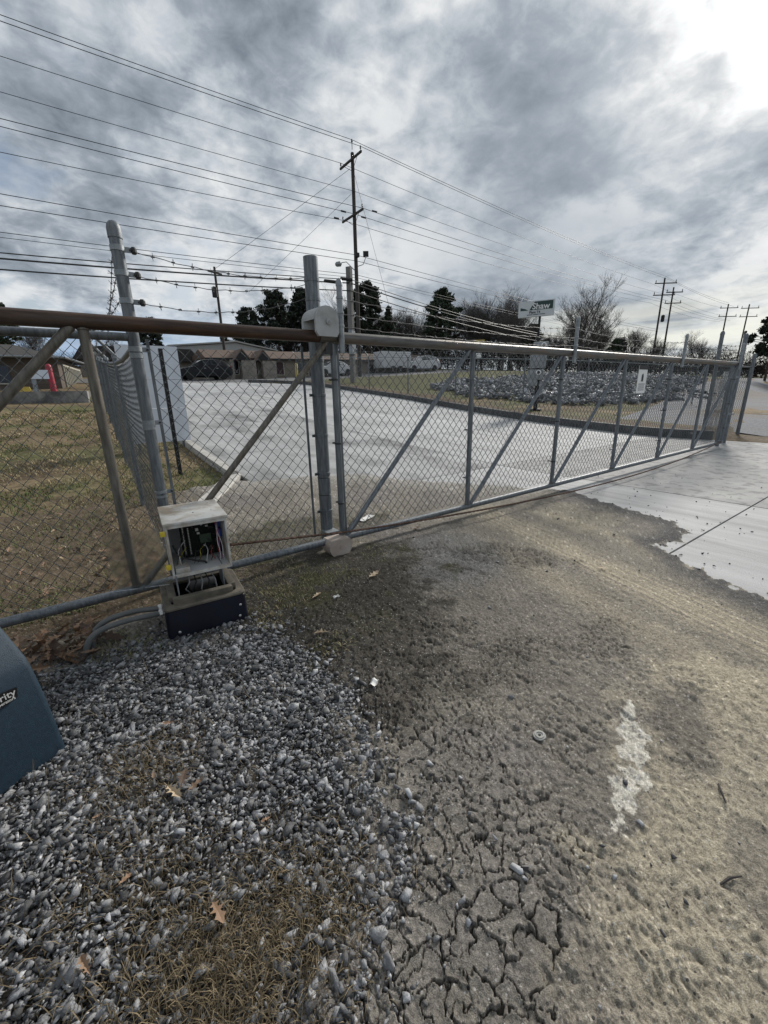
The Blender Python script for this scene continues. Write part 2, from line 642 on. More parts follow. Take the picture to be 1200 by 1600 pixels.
c = over(c, np.clip(tanw * (.62 + .5 * n3), 0, 1) * .92, tan)
c = over(c, blob(x, y, 4.35, -.75, .55, .5, .4, 132, .9, 6) * .55, tan * .9)
c = over(c, np.clip(trk + trk2, 0, 1) * .97, np.array([.50, .435, .315]))
c = over(c, np.exp(-(acr / .2) ** 2) * sstep(.3, -.4, along) * sstep(.55, .95, np.sin(acr * 2 * math.pi / .06)) * .5, greyd * 1.3)
c = over(c, blob(x, y, 2.35, -.75, .75, .5, .6, 114, .4) * .6, np.array([.20, .20, .195]))       # worn asphalt patch with grit showing
c = over(c, sstep(.05, .0, -sdc - .0) * 0, asph)
edge = sstep(-.0, .03, sdc) * (1 - sstep(.10, .20 + .34 * n2, sdc)) * (y < .9)
c = over(c, np.clip(edge * (.7 + .5 * n3), 0, 1) * .95, asph * .85)
inner = (1 - sstep(.0, 1.3, sdc)) * (y >= .3)
c = over(c, inner * .6 * (.5 + n3), greyd * 1.3)
fade = (1 - sstep(0, .55 + .8 * n2, sdc + (n3 - .5) * .5)) * (y >= .1)
c = over(c, np.clip(fade, 0, 1) * .8, conc * .72)
# dark streak beside the white spill and down the right
c = over(c, blob(x, y, 1.85, -2.66, .33, .12, .35, 115, .7, 9) * .75, greyd * 1.25)
c = over(c, blob(x, y, 1.45, -3.02, .22, .10, .2, 116, .8, 12) * .5, greyd * 1.6)
c = over(c, blob(x, y, .62, -2.86, .26, .16, .3, 117, .9, 10) * .6, greyd * 1.5)
# moss and wet soil round the roller and along the gravel
mo = np.clip(blob(x, y, 1.3, -.45, 1.05, .75, -.3, 118, .7) + blob(x, y, 1.05, -1.15, .42, .55, .5, 119, .6) * .9 + blob(x, y, 1.7, .55, 1.2, .7, 0, 120, .6) * .7, 0, 1)
damp = np.clip(blob(x, y, 1.2, -1.05, .85, .70, .2, 133, .9, 6) + blob(x, y, 1.0, -1.7, .35, .45, .3, 134, .9, 7) * .7, 0, 1) * (.55 + .6 * sstep(.35, .6, n3))
c = over(c, np.clip(damp, 0, 1) * .85, np.array([.042, .038, .031]))
c = over(c, mo * .88, np.array([.048, .043, .033]))
c = over(c, mo * sstep(.50, .66, n2) * .8, moss)
c = over(c, np.clip((1 - sstep(-.14, -.04, sdg)), 0, 1) * .9, np.array([.085, .075, .062]))
# white spill of dried cement
spill = np.clip(blob(x, y, 1.57, -2.585, .17, .055, .42, 121, .95, 22) + blob(x, y, 1.34, -2.68, .14, .05, .3, 122, 1.25, 24) + blob(x, y, 1.72, -2.515, .15, .022, .42, 123, .8, 26), 0, 1)
c = over(c, sstep(.25, .5, spill * (.5 + n4)) * .9, pale)
# lawn side (left of the drive, behind the gate)
lw = (1 - sstep(.55, 1.25, x + (n2 - .5) * .8)) * sstep(-.25, .05, y + (n2 - .5) * .3)
c = over(c, np.clip(lw, 0, 1), np.array([.13, .10, .065]))
c *= (.84 + .32 * n4[:, None]) * (.86 + .28 * n5[:, None])
# grit: light and dark grains
gr = hash2(np.floor(x * 210), np.floor(y * 210), 7)
c = np.where((gr > .985)[:, None], c * 1.7 + .06, c)
c = np.where((gr < .03)[:, None], c * .6, c)

# mud plates
f1, f2, cid = voronoi(wx, wy, .088, 201)
f1s, f2s, cids = voronoi(wx * 1.0 + 3, wy, .050, 205)
small = sstep(.45, .55, fbm(x * 4.5, y * 4.5, 3, 230))[...]
f1, f2, cid = np.where(small > .5, f1s, f1), np.where(small > .5, f2s, f2), np.where(small > .5, cids, cid)
f1b, f2b, cidb = voronoi(wx + 7, wy, .047, 202)
pl_m = np.clip(blob(x, y, .80, -2.42, .48, .30, 1.15, 210, .7, 8) + blob(x, y, 1.02, -2.12, .34, .22, .9, 211, .8, 8) + blob(x, y, .52, -2.68, .26, .2, .5, 212, .9, 8), 0, 1)
fl_m = np.clip(blob(x, y, 1.22, -1.25, .62, .42, -.45, 213, .8, 7) + blob(x, y, 2.75, -.98, .75, .24, -.95, 214, .75, 7) + blob(x, y, 1.62, -1.95, .45, .20, -.4, 215, .95, 8) * .7
               + blob(x, y, 2.25, -2.15, .26, .16, 0, 216, 1.0, 8) * .5 + blob(x, y, 1.05, -1.8, .36, .32, 0, 218, .9, 8) * .8 + blob(x, y, 1.6, -.75, .7, .35, .4, 219, 1.0, 8) * .5, 0, 1) * (1 - .7 * pl_m)
calm = 1 - .85 * sstep(.1, .6, pl_m + fl_m * .8)
z = hgt(x, y) + (n1 - .5) * .02 + (n2 - .5) * .014 + (n3 - .5) * .010 * calm + (n4 - .5) * .010 * calm + (n5 - .5) * .004 * calm
gap1 = f2 - f1
gap2 = f2b - f1b
crack1 = (1 - sstep(.02, .075, gap1)) * sstep(.2, .5, pl_m)
crack2 = (1 - sstep(.02, .13, gap2)) * sstep(.15, .5, fl_m)
ang1, ang_ = cid * 6.283, cidb * 6.283
# each plate dishes upward at its rim and tilts its own way
z += pl_m * (.003 + .009 * cid * np.exp(-gap1 / .16)) - crack1 * .018 + pl_m * f1 * np.cos(ang1 + n3 * 4) * .006
z += fl_m * (.004 + .020 * cidb * np.exp(-gap2 / .22)) - crack2 * .018 + fl_m * f1b * np.cos(ang_ + n3 * 9) * .012
c = over(c, crack1 * .9, greyd * .38)
c = over(c, crack2 * .9, greyd * .38)
c = over(c, fl_m * .5 * (.3 + cidb), greyd * .85)
c = over(c, pl_m * .35 * cid, np.array([.25, .235, .20]))
# lifted edges everywhere else, shallow scuffs
f1c, f2c, cidc = voronoi(x + (n2 - .5) * .12, y + (n3 - .5) * .12, .045, 203)
scuff = sstep(.40, .56, n2) * (1 - tanw * .7) * (1 - mo * .5) * (1 - pl_m)
scuff *= .35 + .65 * (1 - sstep(1.3, 2.1, x))
z += scuff * ((cidc - .5) * .010 - (1 - sstep(.02, .14, f2c - f1c)) * .010)
c = over(c, scuff * (1 - sstep(.02, .12, f2c - f1c)) * .45, greyd * .5)
# ripples of the sandy part and tyre ridges
ru, rv = x * .55 - y * .84, x * .84 + y * .55
rip = (fbm(ru * 34 + n2 * 6, rv * 13, 3, 220, .55) - .5) * .022 + (fbm(ru * 90, rv * 45, 3, 221, .6) - .5) * .007
z += rip * np.clip(tanw, 0, 1)
z += np.sin(acr * 2 * math.pi / .042) * .0035 * np.exp(-(acr / .24) ** 2) * sstep(.5, -.4, along)
z -= np.exp(-(acr / .22) ** 2) * .012 * sstep(.5, -.6, along)
tread = (np.sin((along) * 2 * math.pi / .05) * np.sin((acr + .75) * 2 * math.pi / .06)) * .006 * blob(x, y, 2.15, -2.42, .30, .15, -1.2, 224, .5)
z += tread
# gravel bed sits in a shallow hollow; the yard thins out over the concrete and the lawn
z -= (1 - sstep(-.22, -.02, sdg)) * .024
zr = z - hgt(x, y)
z = hgt(x, y) + np.where(sdc > 0, .010 + np.maximum(zr * sstep(0, .5, sdc) + (n4 - .5) * .006 + .010 * sstep(0, .12, sdc), .0 if True else 0), .012 + sdc * .4)
z = np.where(sdg < -.02, np.minimum(hgt(x, y) + zr, z), z)
z = np.where((sdg < .25) & (sdc > .5), hgt(x, y) + zr + .018 * sstep(-.02, .25, sdg), z)
z = np.where(sdc < -.25, z - .10, z)
z = np.where(y > 3.35, z - .25, z)
z = np.where(sdg >= .05, z - np.clip(lw, 0, 1) * .035, z)


def dirt_material():
    m = bpy.data.materials.new('yard_dirt')
    m.use_nodes = True
    m.node_tree.nodes.clear()
    t = NT(m.node_tree)
    bs_ = t.node('ShaderNodeBsdfPrincipled')
    ou = t.node('ShaderNodeOutputMaterial')
    t.link(bs_.outputs[0], ou.inputs[0])
    bs_.inputs['Roughness'].default_value = .9
    bs_.inputs['Specular IOR Level'].default_value = .2
    vec = t.node('ShaderNodeTexCoord').outputs['Object']
    a_ = t.node('ShaderNodeVertexColor')
    a_.layer_name = 'col'
    base = a_.outputs[0]
    na, nb = t.noise(vec, 70, 6, .65), t.noise(vec, 330, 4, .6)
    base = t.mix(1.0, base, t.ramp(na, [(.32, .62), (.68, 1.42)]), 'MULTIPLY')
    base = t.mix(1.0, base, t.ramp(nb, [(.32, .66), (.68, 1.36)]), 'MULTIPLY')
    vo = t.node('ShaderNodeTexVoronoi')
    vo.inputs['Scale'].default_value = 95
    t.link(vec, vo.inputs['Vector'])
    sp_ = t.node('ShaderNodeSeparateColor')
    t.link(vo.outputs['Color'], sp_.inputs[0])
    grain = t.math('MULTIPLY', t.math('LESS_THAN', vo.outputs['Distance'], .30), t.math('GREATER_THAN', sp_.outputs[0], .90))
    base = t.mix(t.math('MULTIPLY', grain, .75), base, (.52, .51, .48))
    grain2 = t.math('MULTIPLY', t.math('LESS_THAN', vo.outputs['Distance'], .34), t.math('LESS_THAN', sp_.outputs[0], .07))
    base = t.mix(t.math('MULTIPLY', grain2, .8), base, (.05, .05, .052))
    t.link(base, bs_.inputs['Base Color'])
    hsum = t.math('ADD', t.math('MULTIPLY', na, 1.0), t.math('ADD', t.math('MULTIPLY', nb, .45), t.math('MULTIPLY', t.math('ADD', grain, grain2), .25)))
    bp_ = t.node('ShaderNodeBump')
    bp_.inputs['Strength'].default_value = .9
    bp_.inputs['Distance'].default_value = .012
    t.link(hsum, bp_.inputs['Height'])
    t.link(bp_.outputs[0], bs_.inputs['Normal'])
    return m


DIRT = dirt_material()
NR_, NA_ = len(RR_), len(AA_)


def yz(px, py):
    """height of the yard surface"""
    px, py = np.asarray(px, float), np.asarray(py, float)
    rr2 = np.hypot(px - CAM[0], py - CAM[1])
    an2 = np.degrees(np.arctan2(py - CAM[1], px - CAM[0]))
    i2 = np.clip(np.searchsorted(RR_, rr2), 0, NR_ - 1)
    j2 = np.clip(np.searchsorted(AA_, an2), 0, NA_ - 1)
    return YZ[i2 * NA_ + j2]


tag(link_mesh('dirt_yard', np.stack([x, y, z], 1), f, DIRT, smooth=True, cols=np.clip(c, .01, .8)), kind='structure')
YX, YY, YZ = x, y, z


# concrete drive and apron: slabs with open joints
CONC = mat('concrete', (.38, .385, .385), .75, col2=(.51, .515, .515), scale=1.3, bump=.4, bscale=110, spec=.22, detail=9, lo=.3, hi=.7, stretch=(1.6, .55, 1),
           second=((.20, .20, .20), .55, .50, .72, .75))
CONC_W = mat('concrete_gritty', (.31, .308, .302), .85, col2=(.45, .445, .435), scale=1.7, bump=.6, bscale=120, spec=.25, detail=9, lo=.3, hi=.7,
             second=((.13, .13, .135), 5.5, .50, .62, .55))
CONC_S = mat('concrete_stained', (.29, .293, .293), .75, col2=(.46, .463, .463), scale=1.1, bump=.4, bscale=110, spec=.22, detail=9, lo=.3, hi=.7, stretch=(1.2, .6, 1),
             second=((.10, .10, .10), .8, .46, .66, .85))
CONC_T = mat('concrete_traffic', (.33, .334, .334), .75, col2=(.48, .484, .484), scale=2.0, bump=.4, bscale=110, spec=.22, detail=9, lo=.3, hi=.7, stretch=(2.2, .25, 1),
             second=((.17, .17, .168), 1.1, .5, .7, .7))
drive = bpy.data.objects.new('driveway', None)
COL.objects.link(drive)
tag(drive, kind='structure')
xj = [1.98, 6.25, 10.5, 15.2]
yj = [-9.2, -5.5, -1.87, 1.8, 5.5, 9.2, 12.9, 16.6, 20.3, 24.0, 27.7, 31.6]
for i in range(3):
    for j in range(len(yj) - 1):
        x0, x1, y0, y1 = xj[i] + .013, xj[i + 1] - .013, yj[j] + .009, yj[j + 1] - .009
        if i == 0 and y1 < -2:
            x0 = 2.5
        nx, ny = 5, 8
        vs = []
        for a in range(nx):
            for b in range(ny):
                yy = y0 + (y1 - y0) * b / (ny - 1)
                xm = min(x1, float(kerb_right(yy)) - .01) if i == 2 else x1
                xx = x0 + (xm - x0) * a / (nx - 1)
                vs.append((xx, yy, h1(xx, yy) + .008))
        nv = len(vs)
        fs = [(a * ny + b, (a + 1) * ny + b, (a + 1) * ny + b + 1, a * ny + b + 1) for a in range(nx - 1) for b in range(ny - 1)]
        ring = [a * ny for a in range(nx)] + [(nx - 1) * ny + b for b in range(1, ny)] + [a * ny + ny - 1 for a in range(nx - 2, -1, -1)] + [b for b in range(ny - 2, 0, -1)]
        vs += [(vs[k][0], vs[k][1], vs[k][2] - .06) for k in ring]
        m_ = len(ring)
        fs += [(ring[k], nv + k, nv + (k + 1) % m_, ring[(k + 1) % m_]) for k in range(m_)]
        o = MB().add(vs, fs).build('slab', CONC_W if (i >= 1 and j in (1, 2)) else (CONC_S if (i == 0 and j in (3, 4, 5)) else (CONC, CONC_T)[(i * 2 + j * 3) % 5 in (1, 3)]), drive)

KERB = mat('kerb_concrete', (.36, .35, .32), .85, col2=(.52, .50, .46), scale=6, bump=.5, bscale=70)
KERB_D = mat('kerb_shaded', (.045, .047, .05), .8, col2=(.11, .108, .105), scale=4, bump=.4, bscale=60)  # near-black base colour carries the shade on the kerb's shadow side


def kerb(name, pts, w_, hh, m, label):
    """a raised strip that follows the ground"""
    mb = MB()
    P_ = [Vector((p[0], p[1], 0)) for p in pts]
    rows = []
    for i, p in enumerate(P_):
        t = (P_[min(i + 1, len(P_) - 1)] - P_[max(i - 1, 0)]).normalized()
        nrm = Vector((t.y, -t.x, 0))
        g = h1(p.x, p.y)
        a, b = p, p + nrm * w_
        rows.append([(a.x, a.y, g - .15), (a.x, a.y, g + hh - .02), (a.x + nrm.x * .02, a.y + nrm.y * .02, g + hh), (b.x, b.y, g + hh), (b.x, b.y, g - .15)])
    vs = [q for r_ in rows for q in r_]
    fs = []
    for i in range(len(rows) - 1):
        for k in range(4):
            fs.append((i * 5 + k, i * 5 + k + 1, (i + 1) * 5 + k + 1, (i + 1) * 5 + k))
    fs += [(0, 1, 2, 3, 4), tuple(len(vs) - 5 + k for k in (4, 3, 2, 1, 0))]
    o = mb.add(vs, fs).build(name, m)
    tag(o, label, 'kerb')
    return o


yy = np.concatenate([np.linspace(.6, 28, 40), [29, 30, 30.7, 31.2]])
kr = kerb('kerb', [(float(kerb_right(q)), float(q)) for q in yy], .16, .24, KERB_D, 'kerb darkened in colour for its shadow side, along the far right edge of the concrete drive')
kerb('kerb', [(1.95 + .0 * q, q) for q in np.linspace(31, 3.7, 24)], .16, .10, KERB, 'pale concrete kerb along the left edge of the drive beside the white board')
kerb('kerb', [(1.98, 3.68), (1.72, 3.2), (1.44, 2.7), (1.16, 2.25)], .24, .05, KERB, 'short diagonal concrete kerb end sunk in grass behind the gate')

# far road and the gravel lot on the right
ROAD = mat('road_asphalt', (.11, .11, .115), .85, col2=(.17, .17, .175), scale=1.2, bump=.3, bscale=60)
xx, yy = np.meshgrid(np.linspace(-60, 70, 60), np.linspace(31.65, 37.0, 8), indexing='ij')
zz = hgt(xx, yy) + .012
i = np.arange(59)[:, None] * 8 + np.arange(7)[None]
tag(link_mesh('road', np.stack([xx.ravel(), yy.ravel(), zz.ravel()], 1), np.stack([i, i + 8, i + 9, i + 1], -1).reshape(-1, 4), ROAD, smooth=True), kind='structure')
LOT = mat('gravel_lot', (.10, .105, .115), .95, col2=(.19, .195, .21), scale=16, bump=.8, bscale=50, second=((.14, .11, .08), .25, .5, .65, .8))
xx, yy = np.meshgrid(np.linspace(15.4, 75, 50), np.linspace(0, 1, 10), indexing='ij')
yy = -2 + yy * (np.clip((xx - 15.4) * .25, 0, 8) + 6.0)
zz = hgt(xx, yy) - .014
i = np.arange(49)[:, None] * 10 + np.arange(9)[None]
tag(link_mesh('gravel_lot', np.stack([xx.ravel(), yy.ravel(), zz.ravel()], 1), np.stack([i, i + 10, i + 11, i + 1], -1).reshape(-1, 4), LOT, smooth=True), kind='structure')


# ------------------------------------------------------------------ loose stone
def rock_protos(n, seed, flat=.62):
    rnd = random.Random(seed)
    out = []
    for _ in range(n):
        bm = bmesh.new()
        for k in range(9):
            v = Vector((rnd.gauss(0, 1), rnd.gauss(0, 1), rnd.gauss(0, 1))).normalized()
            v = Vector((v.x, v.y * rnd.uniform(.45, .8), v.z * flat * rnd.uniform(.6, 1.1))) * rnd.uniform(.85, 1.15)
            bm.verts.new(v)
        r_ = bmesh.ops.convex_hull(bm, input=bm.verts[:])
        bmesh.ops.delete(bm, geom=[g for g in r_['geom_interior'] if isinstance(g, bmesh.types.BMVert)], context='VERTS')
        bmesh.ops.triangulate(bm, faces=bm.faces[:])
        bm.verts.index_update()
        out.append((np.array([v.co[:] for v in bm.verts]), np.array([[v.index for v in f_.verts] for f_ in bm.faces])))
        bm.free()
    return out


PROTOS = rock_protos(44, 5)


def rotm(n):
    a = RNG.uniform(0, 2 * math.pi, n)
    tx, ty = RNG.normal(0, .35, n), RNG.normal(0, .35, n)
    ca, sa = np.cos(a), np.sin(a)
    Z = np.zeros(n)
    O = np.ones(n)
    Rz = np.stack([np.stack([ca, -sa, Z], -1), np.stack([sa, ca, Z], -1), np.stack([Z, Z, O], -1)], 1)
    cx, sx = np.cos(tx), np.sin(tx)
    Rx = np.stack([np.stack([O, Z, Z], -1), np.stack([Z, cx, -sx], -1), np.stack([Z, sx, cx], -1)], 1)
    cy, sy = np.cos(ty), np.sin(ty)
    Ry = np.stack([np.stack([cy, Z, sy], -1), np.stack([Z, O, Z], -1), np.stack([-sy, Z, cy], -1)], 1)
    return Ry @ Rx @ Rz


def stones(name, px, py, pz, size, m):
    """many stones in one mesh"""
    n = len(px)
    rm = rotm(n)
    V, F = [], []
    base = 0
    which = RNG.integers(0, len(PROTOS), n)
    for k, (pv, pf) in enumerate(PROTOS):
        idx = np.where(which == k)[0]
        if not len(idx):
            continue
        vv = np.einsum('nij,vj->nvi', rm[idx], pv) * size[idx][:, None, None]
        vv += np.stack([px[idx], py[idx], pz[idx]], 1)[:, None, :]
        ff = pf[None] + (np.arange(len(idx)) * len(pv))[:, None, None] + base
        V.append(vv.reshape(-1, 3))
        F.append(ff.reshape(-1, 3))
        base += len(idx) * len(pv)
    return tag(link_mesh(name, np.concatenate(V), np.concatenate(F), m), kind='stuff')


STONE = mat('crushed_stone', (.115, .117, .121), .8, col2=(.25, .252, .257), scale=30, lo=.42, hi=.66, island=.80, bump=.5, bscale=120, spec=.4,
            second=((.62, .62, .62), 55, .60, .72, .6))
n = 92000
qx, qy = RNG.uniform(-1.0, .95, n), RNG.uniform(-3.1, -.25, n)
sd = poly_sd(qx, qy, GRAVEL_POLY) + (fbm(qx * 6, qy * 6, 3, 301) - .5) * .26
# thin out where dead grass has come through
thin = np.clip(blob(qx, qy, .08, -2.30, .24, .16, .3, 302, .6) + blob(qx, qy, -.02, -1.55, .14, .10, 0, 303, .6) * .5 + blob(qx, qy, -.1, -1.95, .14, .2, 0, 304, .7) * .4, 0, 1)
keep = ((sd < .0) | (RNG.uniform(0, 1, n) < np.exp(-np.maximum(sd, 0) / .05) * .4)) & (RNG.uniform(0, 1, n) > thin * .45)
qx, qy, sd = qx[keep], qy[keep], sd[keep]
sz = np.clip(RNG.lognormal(math.log(.0104), .50, len(qx)), .004, .038)
sz *= np.where(qy < -1.7, .86, 1.0)
qz = -.030 + RNG.uniform(0, 1, len(qx)) ** .8 * .030 + (fbm(qx * 3, qy * 3, 3, 305) - .5) * .03
qz = np.where(sd > -.03, np.maximum(qz, yz(qx, qy) + sz * .15), qz)
tag(stones('gravel_bed', qx, qy, qz, sz, STONE), 'grey crushed stone gravel round the gate operator', 'gravel')
# strays on the dirt
n = 9000
qx, qy = RNG.uniform(.1, 4.5, n), RNG.uniform(-3.0, .6, n)
sd = poly_sd(qx, qy, GRAVEL_POLY)
keep = (sd > -.02) & (RNG.uniform(0, 1, n) < (np.exp(-sd / .11) * .75 + .035)) & (poly_sd(qx, qy, CONC_POLY) > .1)
qx, qy = qx[keep], qy[keep]
sz = np.clip(RNG.lognormal(math.log(.0065), .5, len(qx)), .003, .022)
qz = yz(qx, qy) + sz * .25
tag(stones('stray_gravel', qx, qy, qz, sz, STONE), 'stray bits of gravel scattered on the bare dirt', 'gravel')
# crumbs of asphalt on the apron
GRIT = mat('asphalt_grit', (.035, .035, .038), .9, island=.5, var=.3, scale=40)
n = 900
qx, qy = RNG.uniform(3.2, 9, n), RNG.uniform(-3.5, .3, n)
sd = poly_sd(qx, qy, CONC_POLY)
keep = (sd < .05) & (RNG.uniform(0, 1, n) < np.exp(sd / .55) + .05)
qx, qy = qx[keep], qy[keep]
sz = RNG.uniform(.005, .016, len(qx))
tag(stones('asphalt_crumbs', qx, qy, .014 + sz * .2, sz, GRIT), 'black asphalt crumbs on the concrete apron', 'grit')
# riprap on the bank beyond the drive
RIP = mat('riprap_stone', (.125, .132, .145), .85, col2=(.26, .27, .285), scale=3, island=.6, bump=.3, bscale=20)
n = 26000
qx, qy = RNG.uniform(15.2, 47, n), RNG.uniform(5.5, 23, n)
RIP_POLY = [(16.8, 8.6), (17.2, 12.2), (18.4, 17.5), (23, 20.5), (32, 21), (44, 19), (46, 11), (36, 8.0), (28, 6.8), (21, 6.4)]
keep = poly_sd(qx, qy, RIP_POLY) + (fbm(qx * .6, qy * .6, 3, 311) - .5) * 3.2 < 0
keep &= RNG.uniform(0, 1, n) < .55 + .45 * sstep(.42, .55, fbm(qx * .5, qy * .5, 3, 312))
qx, qy = qx[keep], qy[keep]
sz = np.clip(RNG.lognormal(math.log(.10), .55, len(qx)), .04, .36)
tag(stones('riprap', qx, qy, hgt(qx, qy) + .06 + RNG.uniform(-.05, .10, len(qx)), sz, RIP), 'loose grey riprap rocks on the bank behind the drive', 'rocks')
# ------------------------------------------------------------------ chain-link, barbed wire
def link_fabric(name, A, B, zlo, zhi, m, parent, w_=.088, dz=.098, r=.0028, bulge=0.0):
    """woven diamond mesh from ground point A to B; each wire is a zigzag tube, knuckled top and bottom"""
    A, B = np.array(A, float), np.array(B, float)
    L = np.hypot(*(B - A))
    u = (B - A) / L
    nn = np.array([-u[1], u[0]])
    nw = int(L / (w_ / 2))
    V, F = [], []
    base = 0
    ring = np.array([[math.cos(k * math.pi / 2 + .78), math.sin(k * math.pi / 2 + .78)] for k in range(4)]) * r
    for k in range(nw):
        s0 = k * w_ / 2
        zl = zlo(s0) if callable(zlo) else zlo
        zh = zhi(s0) if callable(zhi) else zhi
        n = max(2, int((zh - zl) / (dz / 2)))
        j = np.arange(n + 1)
        side = (j + k) % 2
        s = s0 + side * w_ / 2 + (side - .5) * .004
        z = zl + j * dz / 2
        o = (side - .5) * .006 * (1 if k % 2 else -1) + bulge * np.sin(s * 1.7 + z * 2)
        pts = np.stack([A[0] + u[0] * s + nn[0] * o, A[1] + u[1] * s + nn[1] * o, z], 1)
        rv = (pts[:, None, :] + ring[None, :, 0, None] * np.array([u[0], u[1], 0]) * 1.2 + ring[None, :, 1, None] * np.array([nn[0], nn[1], 0]))
        V.append(rv.reshape(-1, 3))
        i = (np.arange(n) * 4)[:, None] + np.arange(4)[None]
        i2 = (np.arange(n) * 4)[:, None] + (np.arange(4)[None] + 1) % 4
        F.append(np.stack([i, i2, i2 + 4, i + 4], -1).reshape(-1, 4) + base)
        base += 4 * (n + 1)
    o = link_mesh(name, np.concatenate(V), np.concatenate(F), m, parent)
    o['kind'] = 'stuff'
    return o


def barbed(name, pts, m, parent, sag=.03, r=.0025, step=.13, seed=0):
    """twisted strand with four-point barbs"""
    rnd = random.Random(seed)
    mb = MB()
    for a, b in zip(pts[:-1], pts[1:]):
        a, b = Vector(a), Vector(b)
        L = (b - a).length
        n = max(4, int(L / .06))
        line = []
        for i in range(n + 1):
            t = i / n
            p = a.lerp(b, t)
            p.z -= sag * 4 * t * (1 - t) + .004 * math.sin(t * n * 1.9)
            line.append(p)
        mb.tube(line, r, 4, cap=False)
        d = (b - a).normalized()
        k = int(L / step)
        for i in range(1, k):
            t = i / k
            p = a.lerp(b, t)
            p.z -= sag * 4 * t * (1 - t)
            mb.tube([p - d * .011, p + d * .011], r * 2.1, 4)
            for _ in range(3):
                q = Vector((rnd.gauss(0, 1), rnd.gauss(0, 1), rnd.gauss(0, 1)))
                q = (q - d * q.dot(d)).normalized() * .024
                mb.tube([p - q, p + q], r * .6, 3)
    return mb.build(name, m, parent, fix=False)


def band(c, r, m, parent, hgt_=.028, ear=None, bolt=None):
    mb = MB().lathe((c[0], c[1], c[2] - hgt_ / 2), [(r + .001, 0), (r + .004, .002), (r + .004, hgt_ - .002), (r + .001, hgt_)], 18)
    if ear:
        e = Vector((ear[0], ear[1], 0))
        mid_ = Vector(c) + e * (r + .022)
        mb.box(mid_, (.05, .008, hgt_ * .9), math.atan2(e.y, e.x))
    o = mb.build('band', m, parent, auto=True)
    if ear:
        e = Vector((ear[0], ear[1], 0))
        p = Vector(c) + e * (r + .034)
        n_ = Vector((-e.y, e.x, 0))
        MB().tube([p - n_ * .018, p + n_ * .018], .007, 6).build('bolt', BOLT, o)
    return o


# ------------------------------------------------------------------ the sliding gate
GX = [-3.19, -1.54, .11, 1.75, 3.39, 5.05, 6.71, 8.37, 10.03, 11.78]
ZT, ZB = 1.82, .125
gate = thing('sliding_gate', 'long galvanised chain-link sliding gate with diagonal braces across the drive', 'gate', (4.0, 0, 0))
tube('top_rail', [(-3.3, 0, ZT), (1.62, 0, ZT)], .044, RUST, gate, 18)['label'] = 'rusty brown tail end of the top rail'
tube('top_rail', [(1.625, 0, ZT), (4.2, 0, ZT), (6.9, 0, ZT), (11.84, 0, ZT)], .044, RAIL, gate, 18)
tube('bottom_rail', [(-3.3, 0, ZB), (4.2, 0, ZB - .004), (11.84, 0, ZB)], .031, GALV, gate, 16)
for k, gx in enumerate(GX):
    tube('upright', [(gx, 0, ZB + .025), (gx, 0, ZT - .035)], .026 if k > 2 else .028, GALV if k > 2 else GALV_B, gate, 14)
for a, b in zip(GX[:-1], GX[1:]):
    if b <= .2:
        continue
    tube('brace', [(a + .05, 0, ZB + .02), (b - .05, 0, ZT - .03)], .0225, GALV if a > 1 else GALV_B, gate, 12)
tube('brace', [(-1.5, 0, ZB + .02), (.055, 0, ZT - .03)], .027, GALV_B, gate, 12)
for k, gx in enumerate(GX[2:]):
    for zz_, s_ in ((ZB + .03, 1), (ZT - .043, -1)):
        MB().lathe((gx, 0, zz_ - .006), [(.027, 0), (.034, .003), (.033, .009), (.027, .013)], 12).build('weld', GALV_B, gate, auto=True)
link_fabric('chain_link_mesh', (1.80, .028), (11.70, .028), .165, 1.80, WIRE, gate)
for gx in (1.805, 11.72):
    box('tension_bar', (gx, .028, .98), (.018, .006, 1.62), GALV, gate)
for k, gx in enumerate(GX):                                         # clips that hold the mesh to the uprights
    if gx < 1.7:
        continue
    for zz_ in (.45, .98, 1.5):
        band((gx, 0, zz_), .026, BOLT if k % 2 else GALV, gate, .016, (0, 1))
for k in range(6):                                                  # tie wires round the braces
    a, b = GX[3 + k], GX[4 + k]
    for t in (.3, .55, .8):
        p = Vector((a + .05 + (b - a - .1) * t, 0, ZB + .02 + (ZT - ZB - .05) * t))
        MB().lathe(p, [(.024, -.004), (.026, 0), (.024, .004)], 10, (b - a, 0, ZT - ZB)).build('tie_wire', WIRE, gate)
for gx in (1.795, 5.19, 8.62, 11.70):                               # short posts clamped to the rail carry the barbed wire
    pst = MB().lathe((gx, -.062, 1.70), [(.022, 0), (.023, .01), (.023, .48)], 14).build('barbed_wire_post', GALV_L, gate, auto=True)
    MB().lathe((gx, -.062, 2.18), [(.026, 0), (.026, .025), (.020, .045), (.006, .056)], 14).build('cap', GALV_L, pst, auto=True)
    for zz_ in (1.90, 1.995, 2.10):
        band((gx, -.062, zz_), .024, GALV_L, pst, .02)
for k, zz_ in enumerate((1.90, 1.995, 2.10)):
    barbed('barbed_wire', [(1.795, -.035, zz_), (5.19, -.035, zz_), (8.62, -.035, zz_), (11.70, -.035, zz_)], BARB, gate, .03 + .012 * k, seed=k)

